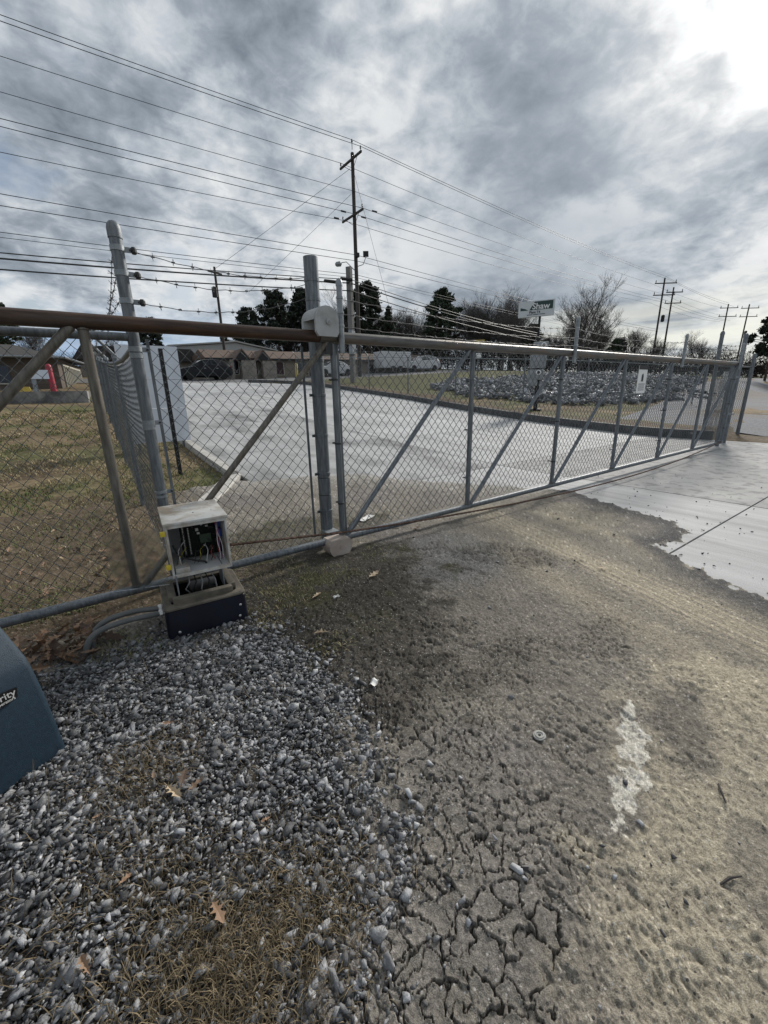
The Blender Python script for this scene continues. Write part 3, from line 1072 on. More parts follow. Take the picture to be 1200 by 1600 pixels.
# drive chain: rusty, hangs in front of the gate
CHAIN = mat('rusty_chain', (.075, .045, .035), .75, .4, col2=(.17, .10, .07), scale=30, bump=.4, bscale=150)
ch = thing('drive_chain', 'rusty drive chain slung along the bottom of the gate', 'chain', (.7, -.09, .3))
mb = MB()
prev = None
cpts = []
for i in range(361):
    t = i / 360
    X = .62 + t * 10.9
    if X < 1.74:
        zc_ = .335 + (.20 - .335) * (X - .62) / 1.12
    else:
        u_ = (X - 1.74) / (11.52 - 1.74)
        zc_ = .20 * (1 - u_) + .17 * u_ - .58 * u_ * (1 - u_) * (1 - .35 * u_)
    cpts.append(Vector((X, -.075 - (.22 * math.sin(math.pi * max(0, (X - 1.74) / 9.8))), max(zc_, float(max(yz(X, -.1), yz(X, -.2), yz(X, -.28))) + .02 if X < 5.3 else .024))))
for i in range(0, 360, 2):
    a, b = cpts[i], cpts[i + 1]
    mb.tube([a, b.lerp(cpts[i + 2], .2)], .011, 5)
    mb.tube([b, cpts[i + 2].lerp(cpts[min(360, i + 3)], .2)], .0085, 5)
mb.build('chain_run', CHAIN, ch)
MB().box((11.5, -.05, .17), (.05, .09, .05)).build('end_bracket', GALV, ch)

# notice on the gate mesh
SIGNW = mat('sign_white', (.78, .78, .76), .5, var=.06, scale=8)
INK = mat('sign_ink', (.02, .022, .025), .6)
sg = thing('warning_sign', 'small white portrait warning sign with black figure tied to the gate mesh', 'sign', (7.36, .06, 1.33))
box('plate', (7.36, .02, 1.50), (.30, .006, .42), SIGNW, sg)
box('header', (7.36, .0145, 1.68), (.30, .004, .06), INK, sg)
MB().prism([(-.03, -.05), (.03, -.05), (.035, .03), (.01, .07), (-.03, .05)], (7.36, .0166, 1.52), (1, 0, 0), (0, 0, 1), (0, -.002, 0)).build('figure', INK, sg)
for k in range(4):
    box('text_line', (7.36, .0155, 1.43 - k * .03), (.22 - .02 * (k % 2), .002, .010), INK, sg)


# ------------------------------------------------------------------ tall gate post with its roller guards
bp = thing('gate_post', 'tall open-topped steel gate post carrying white roller guards', 'post', (1.70, .20, 0))
MB().lathe((1.70, .20, -.05), [(.057, 0), (.057, 2.475), (.052, 2.475), (.052, 2.40)], 24).build('pipe', GALV, bp, auto=True)
for zz_ in (2.26, 2.12, .35, .70, 1.04, 1.38, 1.66):
    band((1.70, .20, zz_), .057, GALV, bp, .026, (-.87, -.1) if zz_ < 1.7 else None)
for zz_ in (.50, .66):
    MB().lathe((1.70, .20, zz_), [(.058, 0), (.061, .004), (.058, .008)], 20).build('cable_tie', BOLT, bp)
GUARD = mat('roller_guard_white', (.33, .34, .34), .6, col2=(.43, .44, .435), scale=5, bump=.1, bscale=60, second=((.17, .165, .15), 4, .50, .72, .7))
GUARD_T = mat('roller_guard_tan', (.36, .30, .25), .6, col2=(.46, .40, .35), scale=6, bump=.15, bscale=60, second=((.2, .15, .11), 4, .55, .75, .6))


def dshape(w_, h_, n=14, top=True):
    """flat edge on one side, round on the other"""
    pts = []
    r_ = w_ / 2
    for k in range(n + 1):
        a = math.pi * k / n
        pts.append((r_ * math.cos(a), (h_ - r_) + r_ * math.sin(a)))
    pts += [(-r_, .03), (-r_ * .8, 0), (r_ * .8, 0), (r_, .03)]
    return pts if top else [(p[0], -p[1]) for p in pts]


g1 = MB().prism(dshape(.195, .215), (1.655, -.105, 1.812), (1, 0, 0), (0, 0, 1), (0, .03, 0)).build('roller_guard', GUARD, bp)
g1['label'] = 'pale dome-shaped top roller guard'
MB().prism(dshape(.185, .200), (1.605, .02, 1.812), (1, 0, 0), (0, 0, 1), (0, .03, 0)).build('back_plate', GUARD, g1)
mb = MB()
oA = dshape(.197, .217)[:15]
oB = dshape(.187, .202)[:15]
vs = [(1.655 + p[0], -.078, 1.812 + p[1]) for p in oA] + [(1.605 + p[0], .024, 1.812 + p[1]) for p in oB]
mb.add(vs, [(k, k + 1, 16 + k, 15 + k) for k in range(14)])
mb.build('hood', GUARD, g1, fix=False)
MB().lathe((1.66, -.111, 1.915), [(.021, 0), (.021, .006), (.016, .008)], 16, (0, -1, 0)).build('hub_ring', GUARD, g1)
MB().lathe((1.66, -.105, 1.915), [(.010, 0), (.010, .016)], 12, (0, -1, 0)).build('hub_bolt', GALV_L, g1)
box('bracket', (1.72, .06, 1.74), (.10, .16, .10), BOLT, bp)
g2 = MB().prism(dshape(.225, .175, top=False), (1.665, -.115, .155), (1, 0, 0), (0, 0, 1), (0, .15, 0)).build('roller_guard', GUARD_T, bp, auto=True)
g2['label'] = 'tan rounded bottom roller guard hanging below the bottom rail'
MB().lathe((1.67, -.117, .085), [(.016, 0), (.016, .005)], 12, (0, -1, 0)).build('hub_bolt', GUARD_T, g2)
box('bracket', (1.69, .12, .16), (.12, .12, .03), GALV_L, bp)

# ------------------------------------------------------------------ fixed fence behind the gate: corner post, side panels
fen = thing('chain_link_fence', 'fixed chain-link fence panels on the capped corner post beside the operator', 'fence', (.39, .25, 0))
cp = MB().lathe((.385, .25, -.05), [(.037, 0), (.037, 2.40)], 22).build('corner_post', GALV, fen, auto=True)
MB().lathe((.385, .25, 2.345), [(.041, 0), (.041, .05), (.036, .075), (.022, .092), (.004, .098)], 22).build('cap', GALV, cp, auto=True)
for zz_, ear in ((2.29, (1, 0)), (2.15, (1, 0)), (1.99, (1, 0)), (1.70, (1, .1)), (1.66, (-.2, 1)), (1.22, (1, .1)), (1.19, (-.2, 1)), (.72, (1, .1)), (.70, (-.2, 1)), (.3, (1, .1))):
    band((.385, .25, zz_), .037, GALV_L, cp, .034, ear)
tube('top_rail', [(-2.6, .25, 1.775), (.355, .25, 1.775)], .026, GALV, fen, 14)
link_fabric('chain_link_mesh', (-2.6, .262), (.33, .262), .05, 1.77, WIRE, fen, r=.0027)
link_fabric('chain_link_mesh', (.47, .262), (1.60, .262), .05, 1.76, WIRE, fen, r=.0027)
for X in (.465, 1.60):
    box('tension_bar', (X, .262, .93), (.02, .007, 1.68), GALV, fen)
for k, (za, zb_) in enumerate(((2.29, 2.275), (2.15, 2.225), (1.99, 2.13))):
    barbed('barbed_wire', [(.46, .25, za), (1.65, .22, zb_)], BARB, fen, .05 + .015 * k, step=.11, seed=20 + k)
    for _ in (0,):
        MB().lathe((.475, .25, za - .02), [(.012, 0), (.018, .01), (.018, .03), (.012, .04)], 10).build('insulator', BOLT, fen)

rf = thing('chain_link_fence', 'chain-link fence running back from the corner post along the lawn', 'fence', (.40, .35, 0))
FL = lambda yy_: (.385 + .031 * (yy_ - .25))
posts = [2.9, 5.75, 8.6, 11.5, 14.4]
for yy_ in posts:
    g = h1(FL(yy_), yy_)
    pp = MB().lathe((FL(yy_), yy_, g - .05), [(.030, 0), (.030, 1.86)], 12).build('post', GALV, rf, auto=True)
    tube('arm', [(FL(yy_), yy_, g + 1.80), (FL(yy_) - .22, yy_, g + 2.08)], .018, GALV_L, pp, 8)
    band((FL(yy_), yy_, g + 1.79), .03, GALV_L, pp, .04)
tube('top_rail', [(FL(q), q, h1(FL(q), q) + 1.72) for q in np.linspace(.32, 14.4, 12)], .021, GALV, rf, 10)
link_fabric('chain_link_mesh', (FL(.32), .32), (FL(14.4), 14.4), lambda s: h1(.5, .32 + s) + .04, lambda s: h1(.5, .32 + s) + 1.72, WIRE, rf, r=.0019)
box('tension_bar', (FL(.36) + .015, .36, .93), (.007, .02, 1.62), GALV, rf)
for k in range(3):
    pts_ = [(.36, .27, 2.29 - .14 * k)] + [(FL(q) - .07 - .07 * k, q, h1(FL(q), q) + 1.90 + .08 * (k)) for q in posts]
    barbed('barbed_wire', pts_, BARB, rf, .06, r=.0028, step=.16, seed=40 + k)

# ------------------------------------------------------------------ gate operator with its open control box
NAVY = mat('navy_housing', (.005, .0065, .016), .42, var=.35, scale=5, bump=.08, bscale=200, second=((.03, .028, .026), 2.0, .60, .8, .3))
TRAY = mat('tray_taupe', (.075, .067, .053), .8, col2=(.15, .13, .10), scale=10, bump=.3, bscale=90)
ENC = mat('enclosure_white', (.60, .60, .57), .5, var=.08, scale=6, second=((.25, .185, .115), 6, .43, .62, .85))
ENC_IN = mat('enclosure_inside', (.62, .63, .63), .5, var=.05, scale=8)
PCB = mat('circuit_board', (.006, .009, .007), .6, var=.4, scale=60, spec=.2)
BLK = mat('black_plastic', (.012, .012, .013), .45)
YEL = mat('yellow_hinge', (.62, .48, .03), .5)
SCREW = mat('zinc_screw', (.62, .62, .60), .35, .7)
op = thing('gate_operator', 'navy gate operator base with an open white control box on top', 'operator', (.44, -.42, 0))
RZ = R(-5)


def opw(lx, ly, lz):
    """operator frame: lx across, ly away from the camera, about the base centre"""
    c_, s_ = math.cos(RZ), math.sin(RZ)
    return Vector((.435 + lx * c_ - ly * s_, -.425 + lx * s_ + ly * c_, lz))


def hollow(name, x0, x1, y0, y1, z0, z1, t, m, parent, taper=.0, rb=.02, frame=False):
    """open-topped tub with wall thickness t"""
    mb = MB()
    def ring(a, b, c_, d, z):
        r_ = rb
        pts = []
        for (cx, cy, a0) in ((b - r_, c_ + r_, -90), (b - r_, d - r_, 0), (a + r_, d - r_, 90), (a + r_, c_ + r_, 180)):
            for k in range(4):
                an = R(a0 + 30 * k)
                pts.append(opw(cx + r_ * math.cos(an), cy + r_ * math.sin(an), z))
        return pts
    rs = [ring(x0 - taper, x1 + taper, y0 - taper, y1 + taper, z0), ring(x0, x1, y0, y1, z1 - .008), ring(x0 + .008, x1 - .008, y0 + .008, y1 - .008, z1),
          ring(x0 + t, x1 - t, y0 + t, y1 - t, z1), ring(x0 + t, x1 - t, y0 + t, y1 - t, z0 if frame else z0 + .03)]
    vs = [p for r_ in rs for p in r_]
    n = 16
    fs = [(i * n + k, i * n + (k + 1) % n, (i + 1) * n + (k + 1) % n, (i + 1) * n + k) for i in range(4) for k in range(n)]
    if frame:
        fs += [(4 * n + k, 4 * n + (k + 1) % n, (k + 1) % n, k) for k in range(n)]
    else:
        fs += [tuple(range(n - 1, -1, -1)), tuple(4 * n + k for k in range(n))]
    return mb.add(vs, fs).build(name, m, parent, auto=True)


hollow('housing', -.225, .235, -.205, .215, 0, .185, .03, NAVY, op, .004, .03)
tr = hollow('tray_rim', -.228, .238, -.208, .218, .187, .205, .045, TRAY, op, 0, .03, True)


def opbox(name, lx, ly, lz, s, m, parent, bevel=0.0, rz=0.0):
    p = opw(lx, ly, lz)
    return MB().box(p, s, RZ + rz, bevel=bevel).build(name, m, parent, auto=bevel > 0)


opbox('tray_bar', .00, -.150, .216, (.34, .045, .05), TRAY, op, .006)
opbox('tray_bar', .175, .03, .216, (.045, .30, .045), TRAY, op, .006)
opbox('tray_bar', -.17, .03, .213, (.045, .28, .04), TRAY, op, .006)
opbox('floor_plate', .0, .02, .06, (.38, .34, .02), BLK, op)
for lx, lz in ((-.165, .045), (.185, .045), (.195, .12)):
    q = opw(lx, -.211, lz)
    MB().lathe(q, [(.008, 0), (.008, .004), (.004, .007)], 10, (math.sin(RZ), -math.cos(RZ), 0)).build('screw', SCREW, op)
# brackets up to the control box
opbox('bracket', -.13, -.06, .275, (.006, .12, .17), GALV_L, op)
opbox('bracket', .14, .02, .275, (.006, .16, .17), GALV_L, op)
opbox('motor', .02, .06, .14, (.17, .16, .14), BLK, op, .02)
for k in range(5):
    a = opw(-.06 + .03 * k, -.04 + .01 * k, .335)
    b = opw(-.09 + .045 * k, -.08, .25 - .01 * k)
    c_ = opw(-.02 + .02 * k, .0, .12)
    MB().tube([a, a.lerp(b, .5) + Vector((.01, -.03, 0)), b, c_], .004, 6).build('cable', BLK if k % 2 else mat('grey_cable', (.22, .22, .22), .5), op)
# control box (white, open to the camera side)
ex0, ex1, ey0, ey1, ez0, ez1 = -.145, .195, -.105, .345, .345, .675
eb = thing_part = MB()
T = .012


def encw(lx, ly, lz):
    return opw(lx, ly, lz)


def encbox(name, x0, x1, y0, y1, z0, z1, m, parent, bevel=0.0):
    return MB().box(opw((x0 + x1) / 2, (y0 + y1) / 2, (z0 + z1) / 2), (x1 - x0, y1 - y0, z1 - z0), RZ, bevel=bevel).build(name, m, parent, auto=bevel > 0)


cb = encbox('control_box', ex0, ex1, ey1 - .012, ey1, ez0, ez1, ENC_IN, op)
cb['label'] = 'white steel control box, front open, circuit board inside'
encbox('side_panel', ex0, ex0 + T, ey0, ey1 - .0125, ez0, ez1 - .0005, ENC, cb)
encbox('side_panel', ex1 - T, ex1, ey0, ey1 - .0125, ez0, ez1 - .0005, ENC, cb)
encbox('floor_panel', ex0 + T + .0005, ex1 - T - .0005, ey0, ey1 - .0125, ez0, ez0 + T, ENC_IN, cb)
encbox('lid', ex0 - .010, ex1 + .010, ey0 - .012, ey0 + .17, ez1 + .0005, ez1 + .016, ENC, cb, .004)
encbox('lid', ex0 - .010, ex1 + .010, ey0 + .174, ey1 + .012, ez1 + .0005, ez1 + .014, ENC, cb, .004)
encbox('front_lip', ex0 + T + .001, ex1 - T - .001, ey0 - .003, ey0 + .004, ez0, ez0 + .022, ENC, cb)
encbox('front_lip', ex0 + T + .001, ex1 - T - .001, ey0 - .003, ey0 + .004, ez1 - .020, ez1 - .001, ENC, cb)
for q in ((.0, .06), (-.1, .06), (.11, .07), (-.1, .26), (.12, .28)):
    MB().lathe(opw(q[0] + .03, q[1], ez1 + .014), [(.005, 0), (.005, .004)], 8).build('screw', BLK if q[0] == 0 else SCREW, cb)
# board, terminal strips, relays, wires
bd = encbox('circuit_board', -.06, .180, .125, .132, ez0 + .03, ez1 - .004, PCB, cb)
rnd = random.Random(3)
encbox('terminal_strip', -.052, -.035, .105, .124, ez0 + .05, ez1 - .03, BLK, bd)
encbox('terminal_strip', -.020, -.006, .105, .124, ez0 + .05, ez1 - .09, BLK, bd)
for k in range(22):
    z_ = ez0 + .06 + k * .0107
    encbox('terminal_screw', -.047, -.041, .1015, .1045, z_, z_ + .0055, SCREW, bd)
    if k < 17:
        encbox('terminal_screw', -.016, -.010, .1015, .1045, z_, z_ + .0055, SCREW, bd)
encbox('display', .05, .12, .108, .124, ez0 + .12, ez0 + .18, mat('lcd_green', (.03, .06, .035), .25), bd)
for k in range(46):
    cx, cz = rnd.uniform(.01, .15), rnd.uniform(ez0 + .06, ez1 - .04)
    if .04 < cx < .13 and ez0 + .1 < cz < ez0 + .2:
        cz += .1
    s_ = rnd.uniform(.005, .020)
    encbox('component', cx, cx + s_, .110, .124, cz, cz + s_ * rnd.uniform(.6, 1.4), BLK if rnd.random() < .7 else mat('component_pale', (.5, .5, .46), .5), bd)
BLUE = mat('blue_relay', (.03, .07, .30), .4)
for k in range(2):
    encbox('relay', .150, .178, .05, .10, ez0 + .16 + k * .07, ez0 + .215 + k * .07, BLUE, cb)
encbox('junction_box', ex0 + .02, ex0 + .10, ey0 + .03, ey0 + .11, ez0 + T + .001, ez0 + .045, ENC, cb)
wcols = [mat('wire_red', (.45, .02, .02), .45), mat('wire_white', (.65, .65, .65), .45), mat('wire_black', (.012, .012, .012), .45), mat('wire_violet', (.28, .12, .30), .45), mat('wire_yellow', (.5, .4, .05), .45)]
for k in range(19):
    if k >= 13:
        p0, p3 = (.02 + .02 * (k - 13), .105, ez0 + .10 + .02 * (k % 3)), (-.01 + .025 * (k - 13), .03 + .01 * (k % 4), ez0 + .014)
        wc = wcols[(2, 2, 4, 1, 2, 0)[k - 13]]
        bow = (.02 * (k % 3 - 1), -.04, .02)
    elif k < 6:
        p0, p3 = (.165 - rnd.uniform(0, .02), .05, ez0 + .26), (.17 - rnd.uniform(0, .03), .02 + rnd.uniform(-.03, .04), ez0 + .02)
        wc = wcols[(0, 1, 3, 1, 0, 3)[k]]
        bow = (-.035 * rnd.random(), -.04, 0)
    elif k < 10:
        p0, p3 = (-.04 + rnd.uniform(-.005, .005), .10, ez0 + .06 + .05 * (k - 6)), (-.09 + rnd.uniform(-.03, .05), .0, ez0 + .015)
        wc = wcols[(2, 4, 1, 2)[k - 6]]
        bow = (-.05 * rnd.random(), -.04, .02)
    else:
        p0, p3 = (-.10, .10 + .03 * k * .1, ez1 - .03), (-.03, .11, ez1 - .03 - .01 * (k - 9))
        wc = wcols[(0, 1, 0)[k - 10]]
        bow = (0, -.02, -.015)
    P0, P3 = opw(*p0), opw(*p3)
    B_ = Vector(bow)
    pts_ = [P0.lerp(P3, t) + B_ * (4 * t * (1 - t)) + Vector((.004 * math.sin(t * 9 + k), 0, .003 * math.cos(t * 7 + k))) for t in np.linspace(0, 1, 9)]
    MB().tube(pts_, .0022, 5).build('wire', wc, cb)
pts_ = [opw(-.115, .05, ez0 + .16), opw(-.10, .03, ez0 + .12), opw(-.07, .02, ez0 + .075), opw(.0, .01, ez0 + .045), opw(.05, .0, ez0 + .03), opw(.06, .01, ez0 + .015)]
MB().tube(pts_, .006, 8).build('wire', BLK, cb)
# hinges and clear door swung out to the left
for lz in (ez1 - .045, ez0 + .075):
    encbox('hinge', ex0 - .028, ex0 - .002, ey0 - .006, ey0 + .02, lz - .014, lz + .014, YEL, cb, .003)
CLEAR = mat('clear_plastic', (.9, .93, .93), .12, trans=1.0, spec=.5)
CLEAR.node_tree.nodes['Principled BSDF'].inputs['IOR'].default_value = 1.3
dn = MB()
h0 = opw(ex0 - .030, ey0 + .005, 0)
d_ = Vector((-math.cos(R(28)), math.sin(R(28)), 0))
M_ = [h0, h0 + d_ * .30]
vs = []
for off_ in (0, .004):
    for (pp, z_) in ((M_[0], ez0 - .03), (M_[1], ez0 - .05), (M_[1], ez1 - .02), (M_[0], ez1 - .01)):
        vs.append((pp.x, pp.y + off_, z_))
dn.add(vs, [(0, 1, 2, 3), (7, 6, 5, 4), (0, 4, 5, 1), (1, 5, 6, 2), (2, 6, 7, 3), (3, 7, 4, 0)])
door = dn.build('door', CLEAR, cb)
door['label'] = 'clear plastic door swung open to the left'
# conduits from the ground into the operator
CONDUIT = mat('conduit_grey', (.115, .12, .118), .55, var=.15, scale=12, bump=.08, bscale=90)
for k in range(2):
    c0 = opw(-.235, -.07 + .05 * k, .13 + .012 * k)
    x_, y_ = -.205 + .03 * k, -.525 + .075 * k
    pts_ = [(x_, y_, -.06), (x_ - .002, y_, .03), (x_ + .005, y_ + .002, .075), (x_ + .03, y_ + .012, .118 + .01 * k), (x_ + .075, y_ + .024, .142 + .012 * k),
            (x_ + .14, y_ + .035, .150 + .012 * k), (x_ + .24, y_ + .045, .146 + .012 * k), (c0.x - .03, c0.y, c0.z), (c0.x, c0.y, c0.z)]
    # smooth the run
    pv = [Vector(p) for p in pts_]
    for _ in range(2):
        pv = [pv[0]] + [q for i_ in range(len(pv) - 1) for q in (pv[i_].lerp(pv[i_ + 1], .25), pv[i_].lerp(pv[i_ + 1], .75))] + [pv[-1]]
    MB().tube(pv, .0165, 12).build('conduit', CONDUIT, op, auto=True)
    MB().lathe((c0.x - .02, c0.y, c0.z), [(.019, 0), (.024, .004), (.024, .02), (.019, .024), (.019, .034)], 8, (1, 0, 0)).build('connector', SCREW, op)

# ------------------------------------------------------------------ the blue cover taken off the operator, lying on the gravel
TEAL = mat('teal_cover', (.014, .032, .052), .5, col2=(.021, .044, .068), scale=70, bump=.35, bscale=380, spec=.4, second=((.06, .085, .11), 5, .62, .80, .30))
cvn = Vector((.48, -.877, 0))                                       # the way its label side faces
cvu = Vector((-.877, -.48, 0))                                      # along the label side, to the left
cv0 = Vector((-.292, -1.177, 0))                                    # right front foot
cov = thing('operator_cover', 'blue plastic operator cover lying on the gravel at the left edge', 'cover', (cv0.x - .3, cv0.y + .1, 0))


def cvp(a, b, z_):
    """a along the label side from the right foot, b back from it"""
    q = cv0 + cvu * a - cvn * b
    return Vector((q.x, q.y, z_))


bm = bmesh.new()
Wd, Dp, Ht = .62, .58, .44
lv = [(0, 0.0, Wd, 0.0, Dp), (.16, .004, Wd - .006, .012, Dp - .01), (.30, .009, Wd - .012, .028, Dp - .03), (.40, .014, Wd - .02, .045, Dp - .05), (.445, .018, Wd - .03, .058, Dp - .07), (.57, .035, Wd - .05, .15, Dp - .10), (.625, .08, Wd - .10, .25, Dp - .16)]
rings = []
for (z_, a0, a1, b0, b1) in lv:
    rings.append([bm.verts.new(cvp(a, b, z_ - .012)) for (a, b) in ((a0, b0), (a1, b0), (a1, b1), (a0, b1))])
for i_ in range(len(rings) - 1):
    for k in range(4):
        bm.faces.new((rings[i_][k], rings[i_][(k + 1) % 4], rings[i_ + 1][(k + 1) % 4], rings[i_ + 1][k]))
bm.faces.new(rings[-1])
ed = [e for e in bm.edges if abs((e.verts[0].co - e.verts[1].co).normalized().z) > .25]
bmesh.ops.bevel(bm, geom=ed, offset=.022, segments=4, affect='EDGES', profile=.5)
bmesh.ops.recalc_face_normals(bm, faces=bm.faces[:])
mb = MB()
bm.verts.index_update()
shell = mb.add([v.co[:] for v in bm.verts], [tuple(v.index for v in f_.verts) for f_ in bm.faces]).build('shell', TEAL, cov, auto=True)
bm.free()
for p_ in shell.data.polygons:
    p_.use_smooth = True


def text_mesh(name, body, size, mtx, m, parent, extrude=.001, bold=0.0, align='LEFT'):
    cu = bpy.data.curves.new(name, 'FONT')
    cu.body = body
    cu.size = size
    cu.extrude = extrude
    cu.offset = bold
    cu.align_x = align
    cu.resolution_u = 3
    to = bpy.data.objects.new(name + '_tmp', cu)
    COL.objects.link(to)
    dg = bpy.context.evaluated_depsgraph_get()
    dg.update()
    me = bpy.data.meshes.new_from_object(to.evaluated_get(dg))
    me.transform(mtx)
    vs_ = [v.co[:] for v in me.vertices]
    fs_ = [tuple(p_.vertices) for p_ in me.polygons]
    bpy.data.objects.remove(to)
    bpy.data.meshes.remove(me)
    return link_mesh(name, vs_, fs_, m, parent)


def frame_mtx(o_, u_, v_):
    u_, v_ = Vector(u_).normalized(), Vector(v_).normalized()
    n_ = u_.cross(v_)
    return Matrix(((u_.x, v_.x, n_.x, o_[0]), (u_.y, v_.y, n_.y, o_[1]), (u_.z, v_.z, n_.z, o_[2]), (0, 0, 0, 1)))


LABEL = mat('label_black', (.006, .006, .007), .3)
LETTER = mat('label_silver', (.55, .55, .52), .4)
# badge lies on the label side, which leans back a little
fu = -cvu                                                           # reading direction


def face(a, z_, out=.0):
    """point on the label side: a from the right foot, at height z_"""
    b = float(np.interp(z_, [0, .16, .30, .40, .445], [0, .012, .028, .045, .058]))
    return cvp(a, b, z_ - .012) + cvn * (out + .003)


tilt = (face(.1, .37) - face(.1, .33)).normalized()
skew = (fu + tilt * .0).normalized()
bd_ = MB()
out_ = [face(a, z_, .002) for a, z_ in ((.083, .360), (.14, .366), (.36, .372), (.36, .312), (.20, .314), (.120, .317), (.091, .324))]
k7 = len(out_)
bd_.add(out_ + [p + cvn * .004 for p in out_], [tuple(range(k7)), tuple(range(2 * k7 - 1, k7 - 1, -1))] + [(k, k + k7, (k + 1) % k7 + k7, (k + 1) % k7) for k in range(k7)])
badge = bd_.build('badge', LABEL, cov)
badge['label'] = 'black badge with silver lettering'
text_mesh('lettering', 'Security', .036, frame_mtx(face(.092, .3365, .0072), skew, tilt), LETTER, badge, .0006, .0003, 'RIGHT')
text_mesh('lettering', 'Operators', .015, frame_mtx(face(.098, .3225, .0072), skew, tilt), LETTER, badge, .0005, .0003, 'RIGHT')
# ------------------------------------------------------------------ things just behind the gate
BLACKP = mat('black_painted_steel', (.012, .012, .013), .5, .2, var=.4, scale=20)
bs = thing('white_board', 'tall white sheet-metal board in three panels behind the corner post', 'board', (1.28, 6.9, h1(1.3, 6.9)))
WB = mat('board_white', (.62, .66, .72), .45, var=.05, scale=3)
g0 = h1(1.3, 6.9)
for (za, zb_) in ((.12, .82), (.825, 1.40), (1.405, 2.06)):
    box('panel', (1.36, 6.9, g0 + (za + zb_) / 2), (1.12, .03, zb_ - za - .004), WB, bs)
for X in (.92, 1.78):
    box('leg', (X, 6.94, g0 + .95), (.05, .04, 2.0), GALV, bs)
pk = thing('sign_post', 'black perforated steel post leaning in front of the white board', 'post', (1.20, 4.4, h1(1.2, 4.4)))
mb = MB().box((1.20, 4.4, h1(1.2, 4.4) + .95), (.055, .055, 2.0))
mb.build('post_tube', BLACKP, pk)
for k in range(14):
    MB().lathe((1.20, 4.372, h1(1.2, 4.4) + .2 + .125 * k), [(.009, 0), (.009, .002)], 8, (0, -1, 0)).build('punched_hole', GALV, pk)

# receiving posts and short return fence at the far end of the gate
rp = thing('receiver_post', 'galvanised receiver post pair where the gate closes at the far end', 'post', (12.05, .1, 0))
for (X, Y, zt_) in ((12.02, .12, 1.86), (12.30, .22, 1.86)):
    q = MB().lathe((X, Y, -.05), [(.036, 0), (.036, zt_ + .05)], 14).build('pipe', GALV, rp, auto=True)
    MB().lathe((X, Y, zt_), [(.040, 0), (.040, .03), (.025, .06), (.004, .07)], 14).build('cap', GALV, q, auto=True)
box('latch_plate', (12.0, .02, 1.55), (.12, .16, .04), GALV_L, rp)
box('latch_plate', (12.0, .02, .75), (.12, .16, .04), GALV_L, rp)
rfc = thing('chain_link_fence', 'short chain-link fence return with tall posts past the gate end', 'fence', (13.0, .6, 0))
RPOSTS = [(12.75, .20, 2.42), (13.75, .95, 2.62), (15.2, .55, 2.1)]
for (X, Y, zt_) in RPOSTS:
    q = MB().lathe((X, Y, -.1), [(.045, 0), (.045, zt_ + .1)], 14).build('post', GALV, rfc, auto=True)
    MB().lathe((X, Y, zt_), [(.05, 0), (.05, .04), (.035, .08), (.004, .1)], 14).build('cap', GALV, q, auto=True)
tube('top_rail', [(12.75, .2, 1.84), (13.75, .95, 1.86), (15.2, .55, 1.84)], .024, GALV, rfc)
link_fabric('chain_link_mesh', (12.75, .2), (13.72, .93), .06, 1.82, WIRE, rfc, r=.0035)
link_fabric('chain_link_mesh', (13.75, .95), (15.2, .55), .06, 1.82, WIRE, rfc, r=.0035)
for k in range(3):
    barbed('barbed_wire', [(12.75, .2, 1.98 + .14 * k), (13.75, .95, 2.05 + .17 * k), (15.2, .55, 1.9 + .06 * k)], BARB, rfc, .03, r=.004, step=.2, seed=60 + k)
ns = thing('notice_board', 'white notice board wired to the return fence near the gate end', 'sign', (13.3, .4, 1.2))
box('plate', (13.27, .51, 1.38), (.62, .012, .66), SIGNW, ns, math.atan2(.73, .97))
box('edge_strip', (13.27, .51, 1.72), (.64, .02, .02), GALV, ns, math.atan2(.73, .97))

# card-reader pedestal on the verge across the drive
PEDG = mat('pedestal_grey', (.24, .26, .27), .5, var=.15, scale=6)
pd_ = thing('reader_pedestal', 'tall two-level card reader pedestal with grey boxes on a black post', 'pedestal', (15.3, 7.3, h1(15.3, 7.3)))
g0 = h1(15.3, 7.3)
fa = math.atan2(-(7.3 + 3.08), -15.3) + math.pi / 2
box('post_tube', (15.3, 7.3, g0 + 1.15), (.16, .16, 2.3), BLACKP, pd_, fa)
box('base_plate', (15.3, 7.3, g0 + .01), (.5, .5, .02), BLACKP, pd_, fa)
for (zc_, s_, dx) in ((2.93, (.55, .30, .42), -.10), (2.42, (.62, .30, .50), -.16), (1.92, (.58, .28, .40), -.22), (1.62, (.36, .26, .26), -.30)):
    b_ = box('reader_box', (15.3 + dx * .5, 7.3 - dx * .85 - .14, zc_), s_, PEDG, pd_, fa, .02)
    if s_[2] != .50 and s_[2] != .26:
        c_ = Vector((15.3 + dx * .5, 7.3 - dx * .85 - .14, zc_ + .08)) + Vector((-.10 + .05, -.17, 0))
        MB().lathe(c_, [(.10, 0), (.10, .05), (.07, .06)], 16, (-.83, -.56, 0)).build('camera_ring', SIGNW, b_)
        MB().lathe(c_ + Vector((-.04, -.03, 0)), [(.06, 0), (.055, .03)], 16, (-.83, -.56, 0)).build('lens', BLK, b_)
box('keypad', (15.1, 7.35, 1.98), (.20, .03, .20), BLK, pd_, fa)
box('keypad', (15.1, 7.4, 1.62), (.16, .03, .16), BLK, pd_, fa)
ypn = thing('yellow_sign', 'small weathered yellow sign on a post behind the gate rail', 'sign', (17.9, 12.8, h1(17.9, 12.8)))
box('plate', (17.9, 12.8, 3.65), (.60, .03, .55), mat('sign_yellow', (.42, .33, .10), .6, var=.2, scale=6), ypn, -.9)
box('lower_plate', (17.9, 12.78, 3.15), (.28, .03, .24), SIGNW, ypn, -.9)
